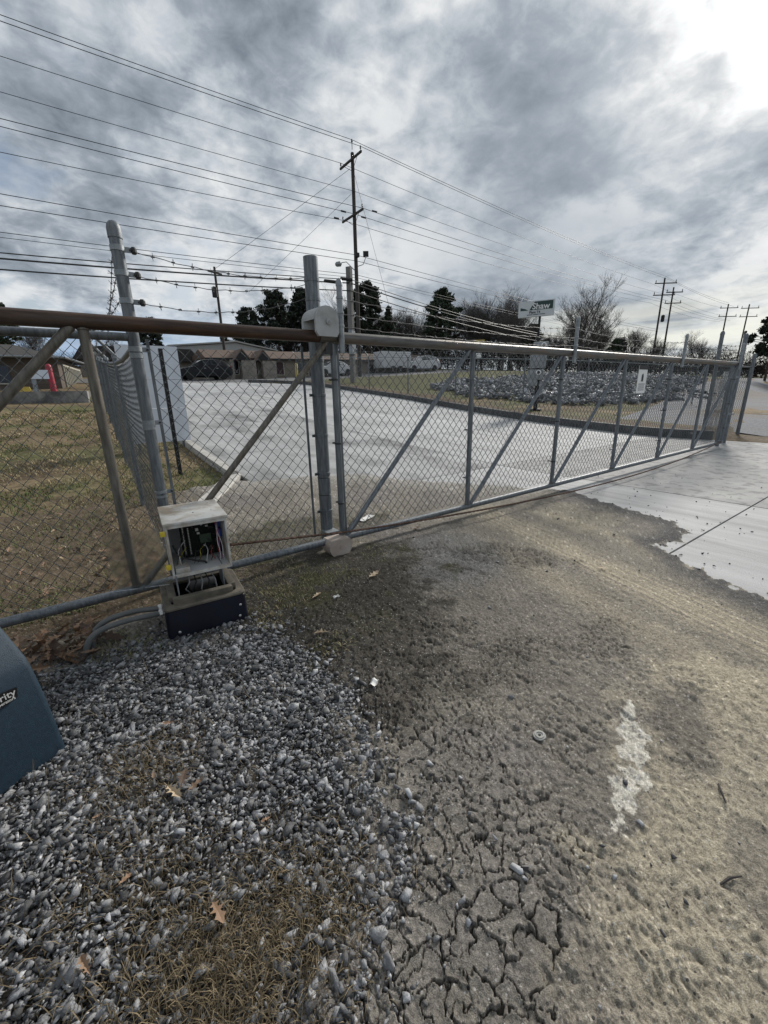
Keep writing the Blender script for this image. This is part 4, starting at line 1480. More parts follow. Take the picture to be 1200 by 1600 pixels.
tube('post', [(17.92, 12.83, h1(17.9, 12.8) - .1), (17.92, 12.83, 3.9)], .03, GALV, ypn)

# fence along the verge with outward arms
mf = thing('chain_link_fence', 'chain-link fence with angled barbed arms on the verge across the drive', 'fence', (16.2, 12, h1(16.2, 12)))
mp_ = [(15.25, 30.0), (15.3, 27.2), (15.35, 23.4), (15.4, 19.6), (15.65, 16.0), (16.04, 12.6), (17.6, 9.6), (20.2, 7.9), (23.4, 6.6), (27, 5.6)]
for k, (X, Y) in enumerate(mp_):
    g = h1(X, Y)
    q = MB().lathe((X, Y, g - .05), [(.032, 0), (.032, 2.0)], 8).build('post', GALV, mf, auto=True)
    tube('arm', [(X, Y, g + 1.9), (X - .30, Y - .05, g + 2.25)], .022, GALV_L, q, 6)
tube('top_rail', [(X, Y, h1(X, Y) + 1.90) for X, Y in mp_], .026, GALV_L, mf, 6)
for (a, b) in zip(mp_[:-1], mp_[1:]):
    ga, gb, L_ = h1(*a), h1(*b), math.dist(a, b)
    link_fabric('chain_link_mesh', a, b, lambda s, ga=ga, gb=gb, L_=L_: ga + (gb - ga) * s / L_ + .03, lambda s, ga=ga, gb=gb, L_=L_: ga + (gb - ga) * s / L_ + 1.9,
                WIRE, mf, .13, .14, r=.0035)
for k in range(3):
    barbed('barbed_wire', [(X - .1 - .1 * k, Y, h1(X, Y) + 2.02 + .11 * k) for X, Y in mp_], BARB, mf, .04, r=.006, step=.5, seed=70 + k)

# ------------------------------------------------------------------ left: pad, bollards, brown building
PADM = mat('pad_concrete', (.20, .20, .20), .9, col2=(.32, .31, .29), scale=3, second=((.05, .05, .05), 1.2, .42, .6, .8))
pad = MB().prism([(-2.3, 18.6), (.45, 18.2), (.9, 26), (-2.2, 26)], (0, 0, 1.0), (1, 0, 0), (0, 1, 0), (0, 0, .66)).build('concrete_pad', PADM)
tag(pad, 'low dark concrete pad at the back of the lawn under the bollards', 'pad')
REDP = mat('red_paint', (.36, .03, .05), .5, var=.25, scale=6)
rb = thing('bollard', 'red painted pipe bollard on the concrete pad', 'bollard', (-.77, 23.9, 1.66))
MB().lathe((-.77, 23.9, 1.66), [(.13, 0), (.13, 1.22), (.11, 1.3), (.05, 1.36)], 14).build('pipe', REDP, rb, auto=True)
box('collar', (-.77, 23.9, 1.69), (.36, .36, .06), PADM, rb)
gp_ = thing('sign_post', 'grey post with a white sign beside the red bollard', 'post', (-1.45, 23.8, 1.66))
MB().lathe((-1.45, 23.8, 1.66), [(.10, 0), (.10, 1.05)], 12).build('pipe', GALV_L, gp_, auto=True)
box('plate', (-1.2, 23.7, 2.52), (.75, .03, .42), WB, gp_, .1)
YELP = mat('yellow_paint', (.62, .47, .10), .6, var=.15, scale=4)
yb = thing('wheel_stop', 'small yellow concrete block behind the grey sign post', 'block', (-2.05, 25.3, 1.66))
MB().prism([(-.35, 0), (.35, 0), (.28, .32), (-.28, .32)], (-2.05, 25.1, 1.66), (1, 0, 0), (0, 0, 1), (0, .3, 0)).build('block', YELP, yb)

BROWN = mat('brown_siding', (.085, .068, .055), .8, col2=(.12, .098, .08), scale=1.2, stretch=(.3, .3, 9), bump=.4, bscale=6)
ROOFD = mat('dark_shingles', (.03, .028, .027), .9, col2=(.055, .05, .047), scale=4, bump=.4, bscale=12)
IVORY = mat('ivory_bars', (.50, .48, .40), .6)
DARKG = mat('dark_glass', (.010, .011, .013), .12, spec=.6)
lb = thing('brown_building', 'low brown building with a barred side opening beyond the lawn', 'building', (-5, 29, 1.7))
MB().prism([(-16, 27.2), (-.45, 27.2), (.75, 36), (-16, 36)], (0, 0, 1.5), (1, 0, 0), (0, 1, 0), (0, 0, 2.05)).build('wall', BROWN, lb)
rfm = MB()
ev = [(-17, 26.4, 3.50), (-.1, 26.4, 3.50), (1.25, 36.8, 3.75), (-17, 36.8, 3.75), (-17, 31.6, 4.55), (-2.4, 31.6, 4.55)]
rfm.add(ev, [(0, 1, 5, 4), (1, 2, 5), (2, 3, 4, 5), (3, 0, 4), (0, 3, 2, 1)])
rfo = rfm.build('roof', ROOFD, lb)
tube('gutter', [(-17, 26.36, 3.52), (-.06, 26.36, 3.52)], .06, GALV_L, rfo, 6)
tube('gutter', [(-.06, 26.36, 3.52), (1.29, 36.8, 3.77)], .06, GALV, rfo, 6)
sd_ = Vector((1.2, 8.8, 0)).normalized()
nrm_ = Vector((sd_.y, -sd_.x, 0))
o_ = Vector((-.45, 27.2, 0))
MB().prism([(1.3, 1.78), (7.6, 1.9), (7.6, 3.32), (1.3, 3.22)], o_ + nrm_ * .012, sd_, (0, 0, 1), nrm_ * .01).build('opening', DARKG, lb)
for k in range(12):
    c_ = o_ + sd_ * (1.3 + k * .57) + nrm_ * .06
    box('bar', (c_.x, c_.y, 2.52), (.10, .07, 1.48), IVORY, lb, math.atan2(sd_.y, sd_.x))
for zz_ in (1.80, 3.25):
    c_ = o_ + sd_ * 4.45 + nrm_ * .055
    box('bar', (c_.x, c_.y, zz_), (6.5, .06, .09), IVORY, lb, math.atan2(sd_.y, sd_.x))
for k in range(3):
    w_ = box('window', (-3.2 - 3 * k, 27.18, 2.65), (1.3, .03, .9), DARKG, lb)
    box('frame', (-3.2 - 3 * k, 27.165, 2.18), (1.4, .05, .06), IVORY, w_)

# ------------------------------------------------------------------ centre: tan office with brown shingle roof
TANW = mat('tan_stucco', (.20, .175, .145), .85, col2=(.27, .24, .20), scale=2, bump=.3, bscale=25)
STONEW = mat('tan_stone', (.19, .17, .145), .85, col2=(.30, .27, .23), scale=5, bump=.5, bscale=14)
SHING = mat('brown_shingles', (.105, .070, .052), .85, col2=(.15, .105, .08), scale=6, stretch=(.6, .6, 6), bump=.4, bscale=14)
MAROON = mat('maroon_panel', (.045, .018, .022), .6)
ob = thing('office_building', 'long low tan office building with brown shingle roof and two small gables', 'building', (22, 40, 2.8))
box('wall', (23.4, 41.0, 3.72), (26.6, 6.0, 1.96), TANW, ob)
rb_ = MB()
rb_.add([(10.0, 37.5, 4.60), (36.9, 37.5, 4.95), (36.9, 39.6, 5.80), (10.0, 39.6, 5.45), (10.0, 44.6, 4.65), (36.9, 44.6, 4.95)],
        [(0, 1, 2, 3), (3, 2, 5, 4), (0, 3, 4), (1, 5, 2), (0, 4, 5, 1)])
ro = rb_.build('roof', SHING, ob)
MB().add([(10.0, 37.47, 4.44), (36.9, 37.47, 4.79), (36.9, 37.47, 4.95), (10.0, 37.47, 4.60), (10.0, 37.6, 4.44), (36.9, 37.6, 4.79), (36.9, 37.6, 4.95), (10, 37.6, 4.60)],
         [(0, 1, 2, 3), (7, 6, 5, 4), (0, 4, 5, 1), (3, 2, 6, 7), (0, 3, 7, 4), (1, 5, 6, 2)]).build('fascia', BLACKP, ro)
for X in (13.15, 15.15):
    gb = MB().prism([(-.85, 4.42), (.85, 4.42), (0, 5.42)], (X, 36.9, 0), (1, 0, 0), (0, 0, 1), (0, 2.2, 0)).build('gable', SHING, ob)
    MB().prism([(-.72, 4.44), (.72, 4.44), (0, 5.28)], (X, 36.885, 0), (1, 0, 0), (0, 0, 1), (0, .02, 0)).build('gable_infill', BLACKP, gb)
    box('porch_pier', (X + .55, 37.2, 3.55), (1.35, .5, 1.75), STONEW, ob)
    box('porch_pier', (X - .95, 37.3, 3.6), (.3, .4, 1.7), STONEW, ob)
for X, wd in ((12.6, .8), (14.4, .9), (16.75, 1.5), (19.6, 1.1), (22.4, .9), (25.4, 1.0), (28.4, 1.1), (34.5, 1.0)):
    w_ = box('window', (X, 37.985, 3.80), (wd, .03, 1.15), MAROON if X in (14.4, 16.75, 25.4) else DARKG, ob)
    box('frame', (X, 37.97, 3.18), (wd + .16, .05, .07), IVORY, w_)
    box('frame', (X - wd / 2 - .04, 37.97, 3.80), (.06, .05, 1.16), IVORY, w_)
    box('frame', (X + wd / 2 + .04, 37.97, 3.80), (.06, .05, 1.16), IVORY, w_)
dr = box('door', (19.0 + 1.9, 37.98, 3.65), (.95, .04, 1.7), DARKG, ob)
box('handle', (20.6, 37.94, 3.6), (.04, .04, .25), SCREW, dr)
METALW = mat('pale_metal_siding', (.36, .36, .35), .5, col2=(.43, .43, .42), scale=3, stretch=(9, 9, .3))
sh = thing('metal_warehouse', 'pale metal warehouse showing above the office roof', 'building', (15, 52, 3))
MB().prism([(-6, 0), (6, 0), (6, 3.95), (1.2, 4.75), (-6, 4.0)], (15.6, 50, 2.6), (1, 0, 0), (0, 0, 1), (0, 9, 0)).build('wall', METALW, sh)
MB().prism([(-6.3, 4.02), (1.2, 4.80), (6.3, 3.98), (6.3, 4.12), (1.2, 4.95), (-6.3, 4.17)], (15.6, 49.7, 2.6), (1, 0, 0), (0, 0, 1), (0, 9.6, 0)).build('roof', mat('pale_roof', (.42, .41, .39), .6), sh)
lt = thing('side_building', 'low tan building with dark roof behind the black car', 'building', (6.3, 44, 2.8))
box('wall', (5.6, 45.5, 3.75), (9.2, 5, 1.9), TANW, lt)
MB().prism([(-5.2, 0), (5.2, 0), (4.4, 1.15), (-4.4, 1.15)], (5.6, 42.4, 4.55), (1, 0, 0), (0, 0, 1), (0, 6, 0)).build('roof', ROOFD, lt)
for X in (3.2, 5.6, 8.0):
    w_ = box('window', (X, 42.985, 3.8), (1.2, .03, .8), DARKG, lt)
    box('frame', (X, 42.97, 3.36), (1.3, .05, .06), IVORY, w_)
LOOSE = MB().lathe((18.0, 36.0, h1(18, 36)), [(.13, 0), (.13, 1.25), (.09, 1.33), (.02, 1.36)], 12)
yb2 = thing('bollard', 'yellow pipe bollard in front of the office door', 'bollard', (18.0, 36.0, h1(18, 36)))
LOOSE.build('pipe', YELP, yb2, auto=True)
box('collar', (18.0, 36.0, h1(18, 36) + .03), (.4, .4, .06), PADM, yb2)


# ------------------------------------------------------------------ vehicles
def car(name, label, loc, rz, paint, L=4.4, Wd=1.78, Hh=1.62, suv=True, lights=True):
    root = thing(name, label, 'car', (0, 0, 0))
    # stations front to back: x, sill z, belt z, roof z, half width low, half width roof
    if suv:
        S = [(-2.2, .42, .62, .66, .62, .55), (-2.12, .30, .78, .82, .80, .70), (-1.75, .22, .92, .96, .88, .78), (-1.15, .20, 1.00, 1.04, .89, .78), (-.95, .20, 1.02, 1.12, .89, .74),
             (-.25, .20, 1.03, 1.56, .89, .64), (.35, .20, 1.04, 1.62, .89, .64), (1.15, .20, 1.06, 1.59, .89, .62), (1.70, .22, 1.08, 1.48, .87, .60), (2.02, .28, 1.05, 1.12, .83, .66), (2.2, .42, .85, .88, .74, .62)]
    else:
        S = [(-2.2, .40, .58, .62, .62, .55), (-2.1, .28, .70, .74, .80, .70), (-1.6, .20, .84, .88, .87, .78), (-1.0, .18, .90, .96, .88, .76), (-.35, .18, .93, 1.38, .88, .62),
             (.3, .18, .94, 1.45, .88, .62), (.95, .18, .95, 1.38, .88, .62), (1.55, .20, .96, 1.08, .87, .68), (2.05, .26, .93, .97, .83, .70), (2.2, .40, .80, .84, .72, .62)]
    sx, sy, sz_ = L / 4.4, Wd / 1.78, Hh / (1.62 if suv else 1.45)
    S = [(a * sx, b * sz_, c_ * sz_, d * sz_, e * sy, f_ * sy) for a, b, c_, d, e, f_ in S]
    mb = MB()
    n = 11
    vs = []
    for (X, zs, zb_, zr, wl, wr) in S:
        half = [(wl * .86, zs), (wl, zs + .10), (wl * 1.0, (zs + zb_) / 2), (wl * .97, zb_), (wr, zr - .03), (wr * .75, zr), (0, zr + .01)]
        half2 = half[:-1]
        ringp = half2 + [half[-1]] + [(-a, b) for a, b in reversed(half2)]
        vs += [(X, a, b) for a, b in ringp]
    m_ = 13
    fs = [(i_ * m_ + k, i_ * m_ + k + 1, (i_ + 1) * m_ + k + 1, (i_ + 1) * m_ + k) for i_ in range(len(S) - 1) for k in range(m_ - 1)]
    fs += [(i_ * m_, (i_ + 1) * m_, (i_ + 1) * m_ + m_ - 1, i_ * m_ + m_ - 1) for i_ in range(len(S) - 1)]
    fs += [tuple(range(m_)), tuple(len(vs) - 1 - k for k in range(m_))]
    body = mb.add(vs, fs).build('body', paint, root, auto=True)
    # side glass, windscreen and rear glass, a touch proud of the body
    cab = [s for s in S if s[3] - s[2] > .2]
    for sgn in (-1, 1):
        for a, b in zip(cab[:-1], cab[1:]):
            q = []
            for (s_, t) in ((a, .18), (b, .18), (b, .86), (a, .86)):
                yb_, zb_ = s_[4] * .97, s_[2]
                yt_, zt_ = s_[5], s_[3] - .03
                q.append((s_[0] + (.03 if s_ is a else -.03), sgn * (yb_ + (yt_ - yb_) * t + .008), zb_ + (zt_ - zb_) * t))
            MB().add(q + [(p[0], p[1] - sgn * .006, p[2]) for p in q], [(0, 1, 2, 3), (7, 6, 5, 4), (0, 4, 5, 1), (1, 5, 6, 2), (2, 6, 7, 3), (3, 7, 4, 0)]).build('window', DARKG, root)
    for i_ in range(len(S) - 1):
        a, b = S[i_], S[i_ + 1]
        if (a[3] - a[2] < .2) != (b[3] - b[2] < .2):
            lo_, hi_ = (a, b) if a[3] < b[3] else (b, a)
            P0 = [Vector((lo_[0], s_ * lo_[5] * .9, lo_[3] + .02)) for s_ in (-1, 1)]
            P1 = [Vector((hi_[0], s_ * hi_[5] * .9, hi_[3] - .03)) for s_ in (1, -1)]
            q = [p + Vector(((lo_[0] - hi_[0]) * .03, 0, .02)) for p in P0 + P1]
            MB().add(q + [p + Vector((0, 0, -.008)) for p in q], [(0, 1, 2, 3), (7, 6, 5, 4), (0, 4, 5, 1), (1, 5, 6, 2), (2, 6, 7, 3), (3, 7, 4, 0)]).build('windscreen', mat('screen_glass', (.10, .11, .12), .08, spec=.8), root)
    TYRE = mat('tyre', (.012, .012, .012), .85)
    RIM = mat('alloy_rim', (.50, .51, .52), .3, .7)
    for X in (-1.38 * sx, 1.32 * sx):
        for sgn in (-1, 1):
            wl = MB().lathe((X, sgn * (.80 * sy), .335), [(.20, -.10), (.32, -.10), (.335, -.07), (.335, .07), (.32, .10), (.20, .10)], 20, (0, sgn, 0)).build('wheel', TYRE, root, auto=True)
            MB().lathe((X, sgn * (.80 * sy), .335), [(.215, -.08), (.215, .085), (.19, .088), (.17, .06)], 18, (0, sgn, 0)).build('rim', RIM, wl, auto=True)
            sp = MB()
            for k in range(5):
                an = 2 * math.pi * k / 5
                sp.box((X + .10 * math.cos(an), sgn * (.80 * sy + .088), .335 + .10 * math.sin(an)), (.18, .02, .05), M=Matrix.Rotation(-an, 3, 'Y'))
            sp.build('spokes', RIM, wl)
    HL = mat('headlight', (.75, .76, .78), .15, spec=.8)
    TL = mat('tail_light', (.28, .02, .02), .2)
    for sgn in (-1, 1):
        box('headlight', (-2.10 * sx, sgn * .62 * sy, .72 * sz_), (.16, .30, .13), HL, root, bevel=.03)
        box('tail_light', (2.06 * sx, sgn * .70 * sy, 1.0 * sz_), (.16, .16, .26), TL, root, bevel=.03)
        for X in (-.15, .85):
            box('door_handle', (X, sgn * .90 * sy, .90), (.16, .02, .03), RIM, root)
        box('mirror', (-.85 * sx, sgn * .98 * sy, 1.06 * sz_), (.12, .18, .14), paint, root, bevel=.03)
    root.location = loc
    root.rotation_euler = (0, R(-0.5), rz)
    return root


BLACKCAR = mat('black_car_paint', (.006, .007, .009), .35, spec=.25)
WHITECAR = mat('white_car_paint', (.55, .56, .57), .35)
car('parked_car', 'black compact sport utility car parked on the road beyond the drive', (9.2, 35.2, h1(9.2, 35.2) + .012), R(4), BLACKCAR)
car('parked_car', 'white car mostly hidden behind the tall gate post', (22.0, 36.0, h1(22, 36) + .0), R(2), WHITECAR, suv=False, Hh=1.45)
car('parked_car', 'white estate car parked beside the white box trailer', (34.3, 36.3, h1(34.3, 36.3) + .02), R(-8), WHITECAR, L=4.7, Hh=1.75)
tl = thing('box_trailer', 'white enclosed box trailer parked by the office building', 'trailer', (30.2, 36.6, h1(30.2, 36.6)))
g0 = h1(30.2, 36.6)
MB().box((30.2, 36.6, g0 + 1.35), (3.9, 2.0, 1.75), -.12, bevel=.06).build('body', WHITECAR, tl, auto=True)
for dx in (-.6, .3):
    MB().lathe((30.2 + dx, 35.52 - dx * .12, g0 + .34), [(.18, -.1), (.33, -.1), (.34, .1), (.18, .1)], 14, (0, -1, 0)).build('wheel', mat('tyre'), tl)
box('hitch', (32.6, 36.3, g0 + .45), (1.1, .1, .1), BLACKP, tl, -.12)

# ------------------------------------------------------------------ poles and overhead lines
WOOD = mat('pole_wood', (.038, .034, .031), .9, col2=(.065, .058, .052), scale=4, stretch=(6, 6, .4), bump=.4, bscale=20)
WOODG = mat('weathered_wood', (.13, .13, .125), .9, col2=(.20, .195, .185), scale=3, stretch=(8, 8, .4), bump=.4, bscale=20)
INSUL = mat('insulator_grey', (.05, .05, .052), .4)
LINE = mat('line_wire', (.03, .032, .036), .6)
pb = h1(23.4, 33)
up_ = thing('utility_pole', 'tallest dark wooden utility pole with two crossarms above the gate post', 'utility pole', (23.4, 33, pb))
MB().lathe((23.4, 33, pb - .3), [(.20, 0), (.20, .3), (.15, 18.8), (.10, 18.85)], 12).build('shaft', WOOD, up_, auto=True)
MB().tube([(23.4, 33, 21.6), (23.4, 33, 22.15)], .03, 6).build('top_pin', BLACKP, up_)
MB().lathe((23.4, 33, 22.1), [(.05, 0), (.09, .05), (.05, .12), (.08, .16), (.04, .24)], 8).build('insulator', INSUL, up_)
for (zc_, hl, dirx) in ((20.75, 1.75, .10), (16.6, 1.75, .10)):
    a = MB().box((23.4 - .22, 33, zc_), (.12, hl * 2, .16), 0).build('crossarm', WOOD, up_)
    for s_ in (-1, 1):
        MB().lathe((23.18, 33 + s_ * (hl - .12), zc_ + .08), [(.03, 0), (.03, .12), (.08, .16), (.05, .24), (.07, .28), (.03, .36)], 8).build('insulator', INSUL, a)
        MB().tube([(23.2, 33 + s_ * hl * .62, zc_ - .05), (23.36, 33, zc_ - .75)], .02, 4).build('arm_brace', BLACKP, a)
for zz_ in (18.47, 20.1):
    MB().lathe((23.4, 32.84, zz_), [(.05, -.06), (.09, 0), (.05, .06)], 8, (0, -1, 0)).build('insulator', INSUL, up_)
for (X, Y) in ((22.2, 32.9), (24.4, 33), (22.4, 34.5), (24.5, 31.4)):
    MB().tube([(X - .25, Y, 16.72), (X + .25, Y, 16.72)], .07, 6).build('dead_end_insulator', INSUL, up_)
la = MB().tube([(23.3, 33.0, 12.2), (22.6, 33.4, 12.95), (22.0, 33.8, 12.85)], .035, 6).build('street_light_arm', GALV, up_)
MB().lathe((22.25, 33.65, 12.82), [(.05, 0), (.22, .12), (.2, .5), (.08, .62)], 8, (-.8, .52, -.12)).build('street_light_head', GALV_L, la)
fl = MB().tube([(23.5, 32.95, 12.6), (23.95, 32.65, 12.75), (24.15, 32.5, 13.3)], .03, 6).build('floodlight_arm', BLACKP, up_)
MB().box((24.15, 32.45, 13.6), (.5, .25, .42), -.6).build('floodlight', BLACKP, fl)
MB().box((23.4, 32.84, 13.5), (.42, .3, .35), 0).build('junction_box', BLACKP, up_)

wp = thing('timber_post', 'weathered grey square timber post beside the tall utility pole', 'post', (17.4, 24.7, h1(17.4, 24.7)))
box('shaft', (17.4, 24.7, (9.9 + h1(17.4, 24.7)) / 2), (.34, .34, 9.9 - h1(17.4, 24.7)), WOODG, wp, .5)
box('bracket', (17.3, 24.5, 4.9), (.5, .3, 1.6), GALV_L, wp, .5)

lp = thing('utility_pole', 'short dark utility pole with transformer beyond the black car', 'utility pole', (13.36, 43.0, 3.3))
MB().lathe((13.36, 43, 3.0), [(.16, 0), (.11, 10.4)], 10).build('shaft', WOOD, lp, auto=True)
MB().lathe((13.05, 42.8, 10.6), [(.05, 0), (.26, .05), (.26, .9), (.1, 1.0)], 12).build('transformer', BLACKP, lp, auto=True)
box('crossarm', (13.36, 43, 12.9), (1.6, .12, .14), WOOD, lp, .4)

far_poles = [((98, 36.8), 21.7, 'leftmost of the four far utility poles, with a double crossarm and brackets', 3.2),
             ((106.6, 38.3), 21.3, 'second far utility pole, beside the leftmost one, with stacked crossarms', 2.6),
             ((146, 39.7), 22.0, 'third far utility pole, thin, with crossarms near its top', 3.6),
             ((151, 36.7), 22.0, 'rightmost far utility pole, leaning, with a transformer halfway down', 3.6)]
for k, ((X, Y), zt_, lab, hl) in enumerate(far_poles):
    q = thing('utility_pole', lab, 'utility pole', (X, Y, h1(X, Y)), 'far utility poles along the road')
    lean = Vector((.012 * (zt_), 0, 0)) if k == 3 else Vector((0, 0, 0))
    MB().tube([(X, Y, h1(X, Y) - .5), (X + lean.x * 3, Y, zt_)], [.22, .15], 8).build('shaft', WOOD, q)
    for j, dz_ in enumerate((1.0, 3.1)):
        a = box('crossarm', (X + lean.x * 3, Y - .3, zt_ - dz_), (.2, hl * 1.3, .16), WOOD, q, .9)
        for s_ in (-1, 1):
            c_ = Vector((X + lean.x * 3 - s_ * hl * .78 * .6, Y - .3 + s_ * hl * .62 * .6, zt_ - dz_ + .1))
            MB().lathe(c_, [(.05, 0), (.09, .2), (.04, .5)], 6).build('insulator', INSUL, a)
    if k in (0, 3):
        MB().lathe((X + .6, Y - .5, zt_ - 8), [(.1, 0), (.32, .1), (.32, 1.2), (.1, 1.35)], 10).build('transformer', BLACKP, q)

cnt = [0]


def line(label, pts, r, sag, group=None, n=26, part=None):
    mb = MB()
    for a, b in zip(pts[:-1], pts[1:]):
        a, b = Vector(a), Vector(b)
        ln = []
        for i_ in range(n + 1):
            t = i_ / n
            p = a.lerp(b, t)
            p.z -= sag * 4 * t * (1 - t) * (1 if (b - a).length > 20 else .2)
            ln.append(p)
        mb.tube(ln, r, 4, cap=False)
    o = mb.build('power_line', LINE, None, fix=False)
    tag(o, label, 'power line', group)
    return o


FPX_ = 98
GL = 'overhead lines strung along the road'
line('topmost power line, on the pin of the tallest pole', [(-45, 33, 22.0), (23.4, 33, 22.30), (98, 36.8, 22.0), (146, 39.7, 22.3)], .022, .45, GL)
line('second power line, on the near end of the upper crossarm', [(-45, 31.3, 20.7), (23.18, 31.4, 21.15), (97, 35.4, 20.9), (146, 38.4, 21.2)], .022, .45, GL)
line('power line on the far end of the upper crossarm', [(-45, 34.7, 21.0), (23.18, 34.6, 21.15), (96.4, 38.6, 20.9), (146, 40.8, 21.2)], .020, .45, GL)
line('single power line below the upper crossarm, clamped to the pole shaft', [(-45, 32.84, 18.6), (23.4, 32.84, 18.47), (98, 36.6, 18.8), (146, 39.7, 19.0)], .018, .5, GL)
line('upper of the paired lines dead-ended at the lower crossarm', [(-45, 32.9, 16.9), (23.3, 32.9, 16.75), (98, 36.7, 17.4), (146, 39.6, 17.8)], .022, .45, GL)
line('lower of the paired lines dead-ended at the lower crossarm', [(-45, 31.3, 16.2), (23.18, 31.4, 16.72), (97.5, 35.6, 17.4), (146, 38.6, 17.8)], .022, .45, GL)
line('power line on the far end of the lower crossarm', [(-45, 34.8, 15.6), (23.18, 34.6, 16.72), (97, 38.4, 17.4), (146, 40.8, 17.8)], .020, .6, GL)
line('thin line just above the street light arm', [(-45, 33, 12.9), (23.4, 33, 13.55), (98, 36.8, 12.4)], .022, .35, GL)
line('thin line level with the street light head', [(-45, 32.8, 12.0), (23.4, 32.8, 13.0), (98, 36.5, 11.9)], .022, .35, GL)
line('upper thin line of the low bundle left of the gate post', [(-45, 33, 10.6), (23.4, 33, 11.9), (98, 36.8, 10.6)], .020, .5, GL)
line('thin line between the low bundle and the black cables', [(-45, 32.7, 10.2), (23.4, 32.8, 11.6), (98, 36.6, 10.2)], .016, .5, GL)
line('upper thick black cable crossing behind the corner post', [(-40, 24.6, 7.4), (17.4, 24.6, 9.1), (60, 29, 7.6)], .026, .75, GL)
line('middle and thickest black cable crossing behind the corner post', [(-40, 24.55, 7.15), (17.4, 24.55, 8.85), (60, 28.8, 7.3)], .04, .75, GL)
line('lowest thick black cable crossing behind the corner post', [(-40, 24.5, 6.75), (17.4, 24.5, 8.35), (60, 28.6, 6.6)], .034, .75, GL)
line('steep thin guy wire running down to the right of the tallest pole', [(23.4, 32.9, 20.0), (27.6, 31.0, 3.6)], .014, .0, GL, 4)
line('upper slanting service line from the tallest pole to the short pole', [(23.2, 33.1, 20.2), (13.36, 43, 13.2)], .016, .15, GL)
line('lower slanting service line from the tallest pole towards the warehouse', [(23.2, 33.1, 18.3), (18.0, 47, 12.4)], .016, .15, GL)
line('low line from the short pole off to the left', [(13.36, 43, 11.9), (-30, 40, 10.2)], .018, .5, GL)
for k, (X, Y, Zc, ln) in enumerate(((15.2, 24.45, 8.72, .95), (16.5, 24.45, 9.02, 1.0))):
    o = MB().lathe((X, Y, Zc), [(.05, 0), (.11, .05), (.11, ln - .05), (.05, ln)], 8, (1, 0, .03)).build('splice_case', BLK, auto=True)
    tag(o, ('left', 'right')[k] + ' black splice case hung on the cables near the timber post', 'splice case')

# the roadside sign
sgn_ = thing('roadside_sign', 'white and dark green Shaw Plant sign high on a pole before the bare trees', 'sign', (32.9, 19.6, h1(32.9, 19.6)))
SG = mat('sign_green', (.012, .045, .045), .5)
tl_, tr_ = Vector((31.97, 20.95, 0)), Vector((33.55, 18.70, 0))
u_ = (tr_ - tl_).normalized()
n_ = Vector((-u_.y * -1, u_.x * -1, 0))
n_ = Vector((u_.y, -u_.x, 0))
if n_.dot(Vector((-32.7, -22.9, 0))) < 0:
    n_ = -n_
Ws = (tr_ - tl_).length
zb_ = 7.22
Hs = 1.15


def sp(a, b, out=0.0):
    q = tl_ + u_ * (a * Ws) + n_ * out
    return Vector((q.x, q.y, zb_ + b * Hs + .06 * a))


def sq(name, poly, m, out, parent):
    ps = [sp(a, b, out) for a, b in poly]
    k = len(ps)
    return MB().add(ps + [p - n_ * .015 for p in ps], [tuple(range(k)), tuple(range(2 * k - 1, k - 1, -1))] + [(i_, i_ + k, (i_ + 1) % k + k, (i_ + 1) % k) for i_ in range(k)]).build(name, m, parent)


cab_ = MB()
ps = [sp(a, b, .02) for a, b in ((-.02, -.03), (1.02, -.03), (1.02, 1.03), (-.02, 1.03))]
cab_.add(ps + [p - n_ * .25 for p in ps], [(0, 1, 2, 3), (7, 6, 5, 4), (0, 4, 5, 1), (1, 5, 6, 2), (2, 6, 7, 3), (3, 7, 4, 0)])
panel_ = cab_.build('cabinet', mat('sign_face', (.60, .63, .64), .45, var=.04, scale=2), sgn_)
sq('green_field', [(.30, .42), (.97, .42), (.97, .97), (.44, .97)], SG, .04, panel_)
sq('green_swoosh', [(.04, .42), (.27, .42), (.17, .54), (.04, .62)], SG, .04, panel_)
text_mesh('lettering', 'Shaw', .66, frame_mtx(sp(.375, .47, .062), u_, (0, 0, 1)), SIGNW, panel_, .004, .012)
text_mesh('lettering', 'Plant T4', .26, frame_mtx(sp(.30, .20, .045), u_, (0, 0, 1)), INK, panel_, .004, .006)
for k in range(3):
    sq('small_print', [(.24 + .18 * k, .09), (.40 + .18 * k, .09), (.40 + .18 * k, .13), (.24 + .18 * k, .13)], INK, .04, panel_)
c_ = sp(.62, 0) - n_ * .12
MB().tube([(c_.x, c_.y, h1(c_.x, c_.y)), (c_.x, c_.y, zb_)], .10, 10).build('pole', BLACKP, sgn_)
# ------------------------------------------------------------------ trees
BARK = mat('bark_grey', (.050, .045, .042), .95, col2=(.085, .078, .072), scale=5, stretch=(5, 5, .8))
TWIG = mat('bare_twigs', (.085, .077, .072), .95, island=.3)
PINEB = mat('pine_bark', (.05, .038, .03), .95, var=.3, scale=5)
NEEDLE = mat('pine_foliage', (.050, .066, .044), .8, island=.6, spec=.2)
NEEDLE2 = mat('dark_foliage', (.036, .046, .034), .85, island=.6, spec=.2)
BRUSH = mat('winter_brush', (.040, .035, .031), .95, island=.5, spec=.1)


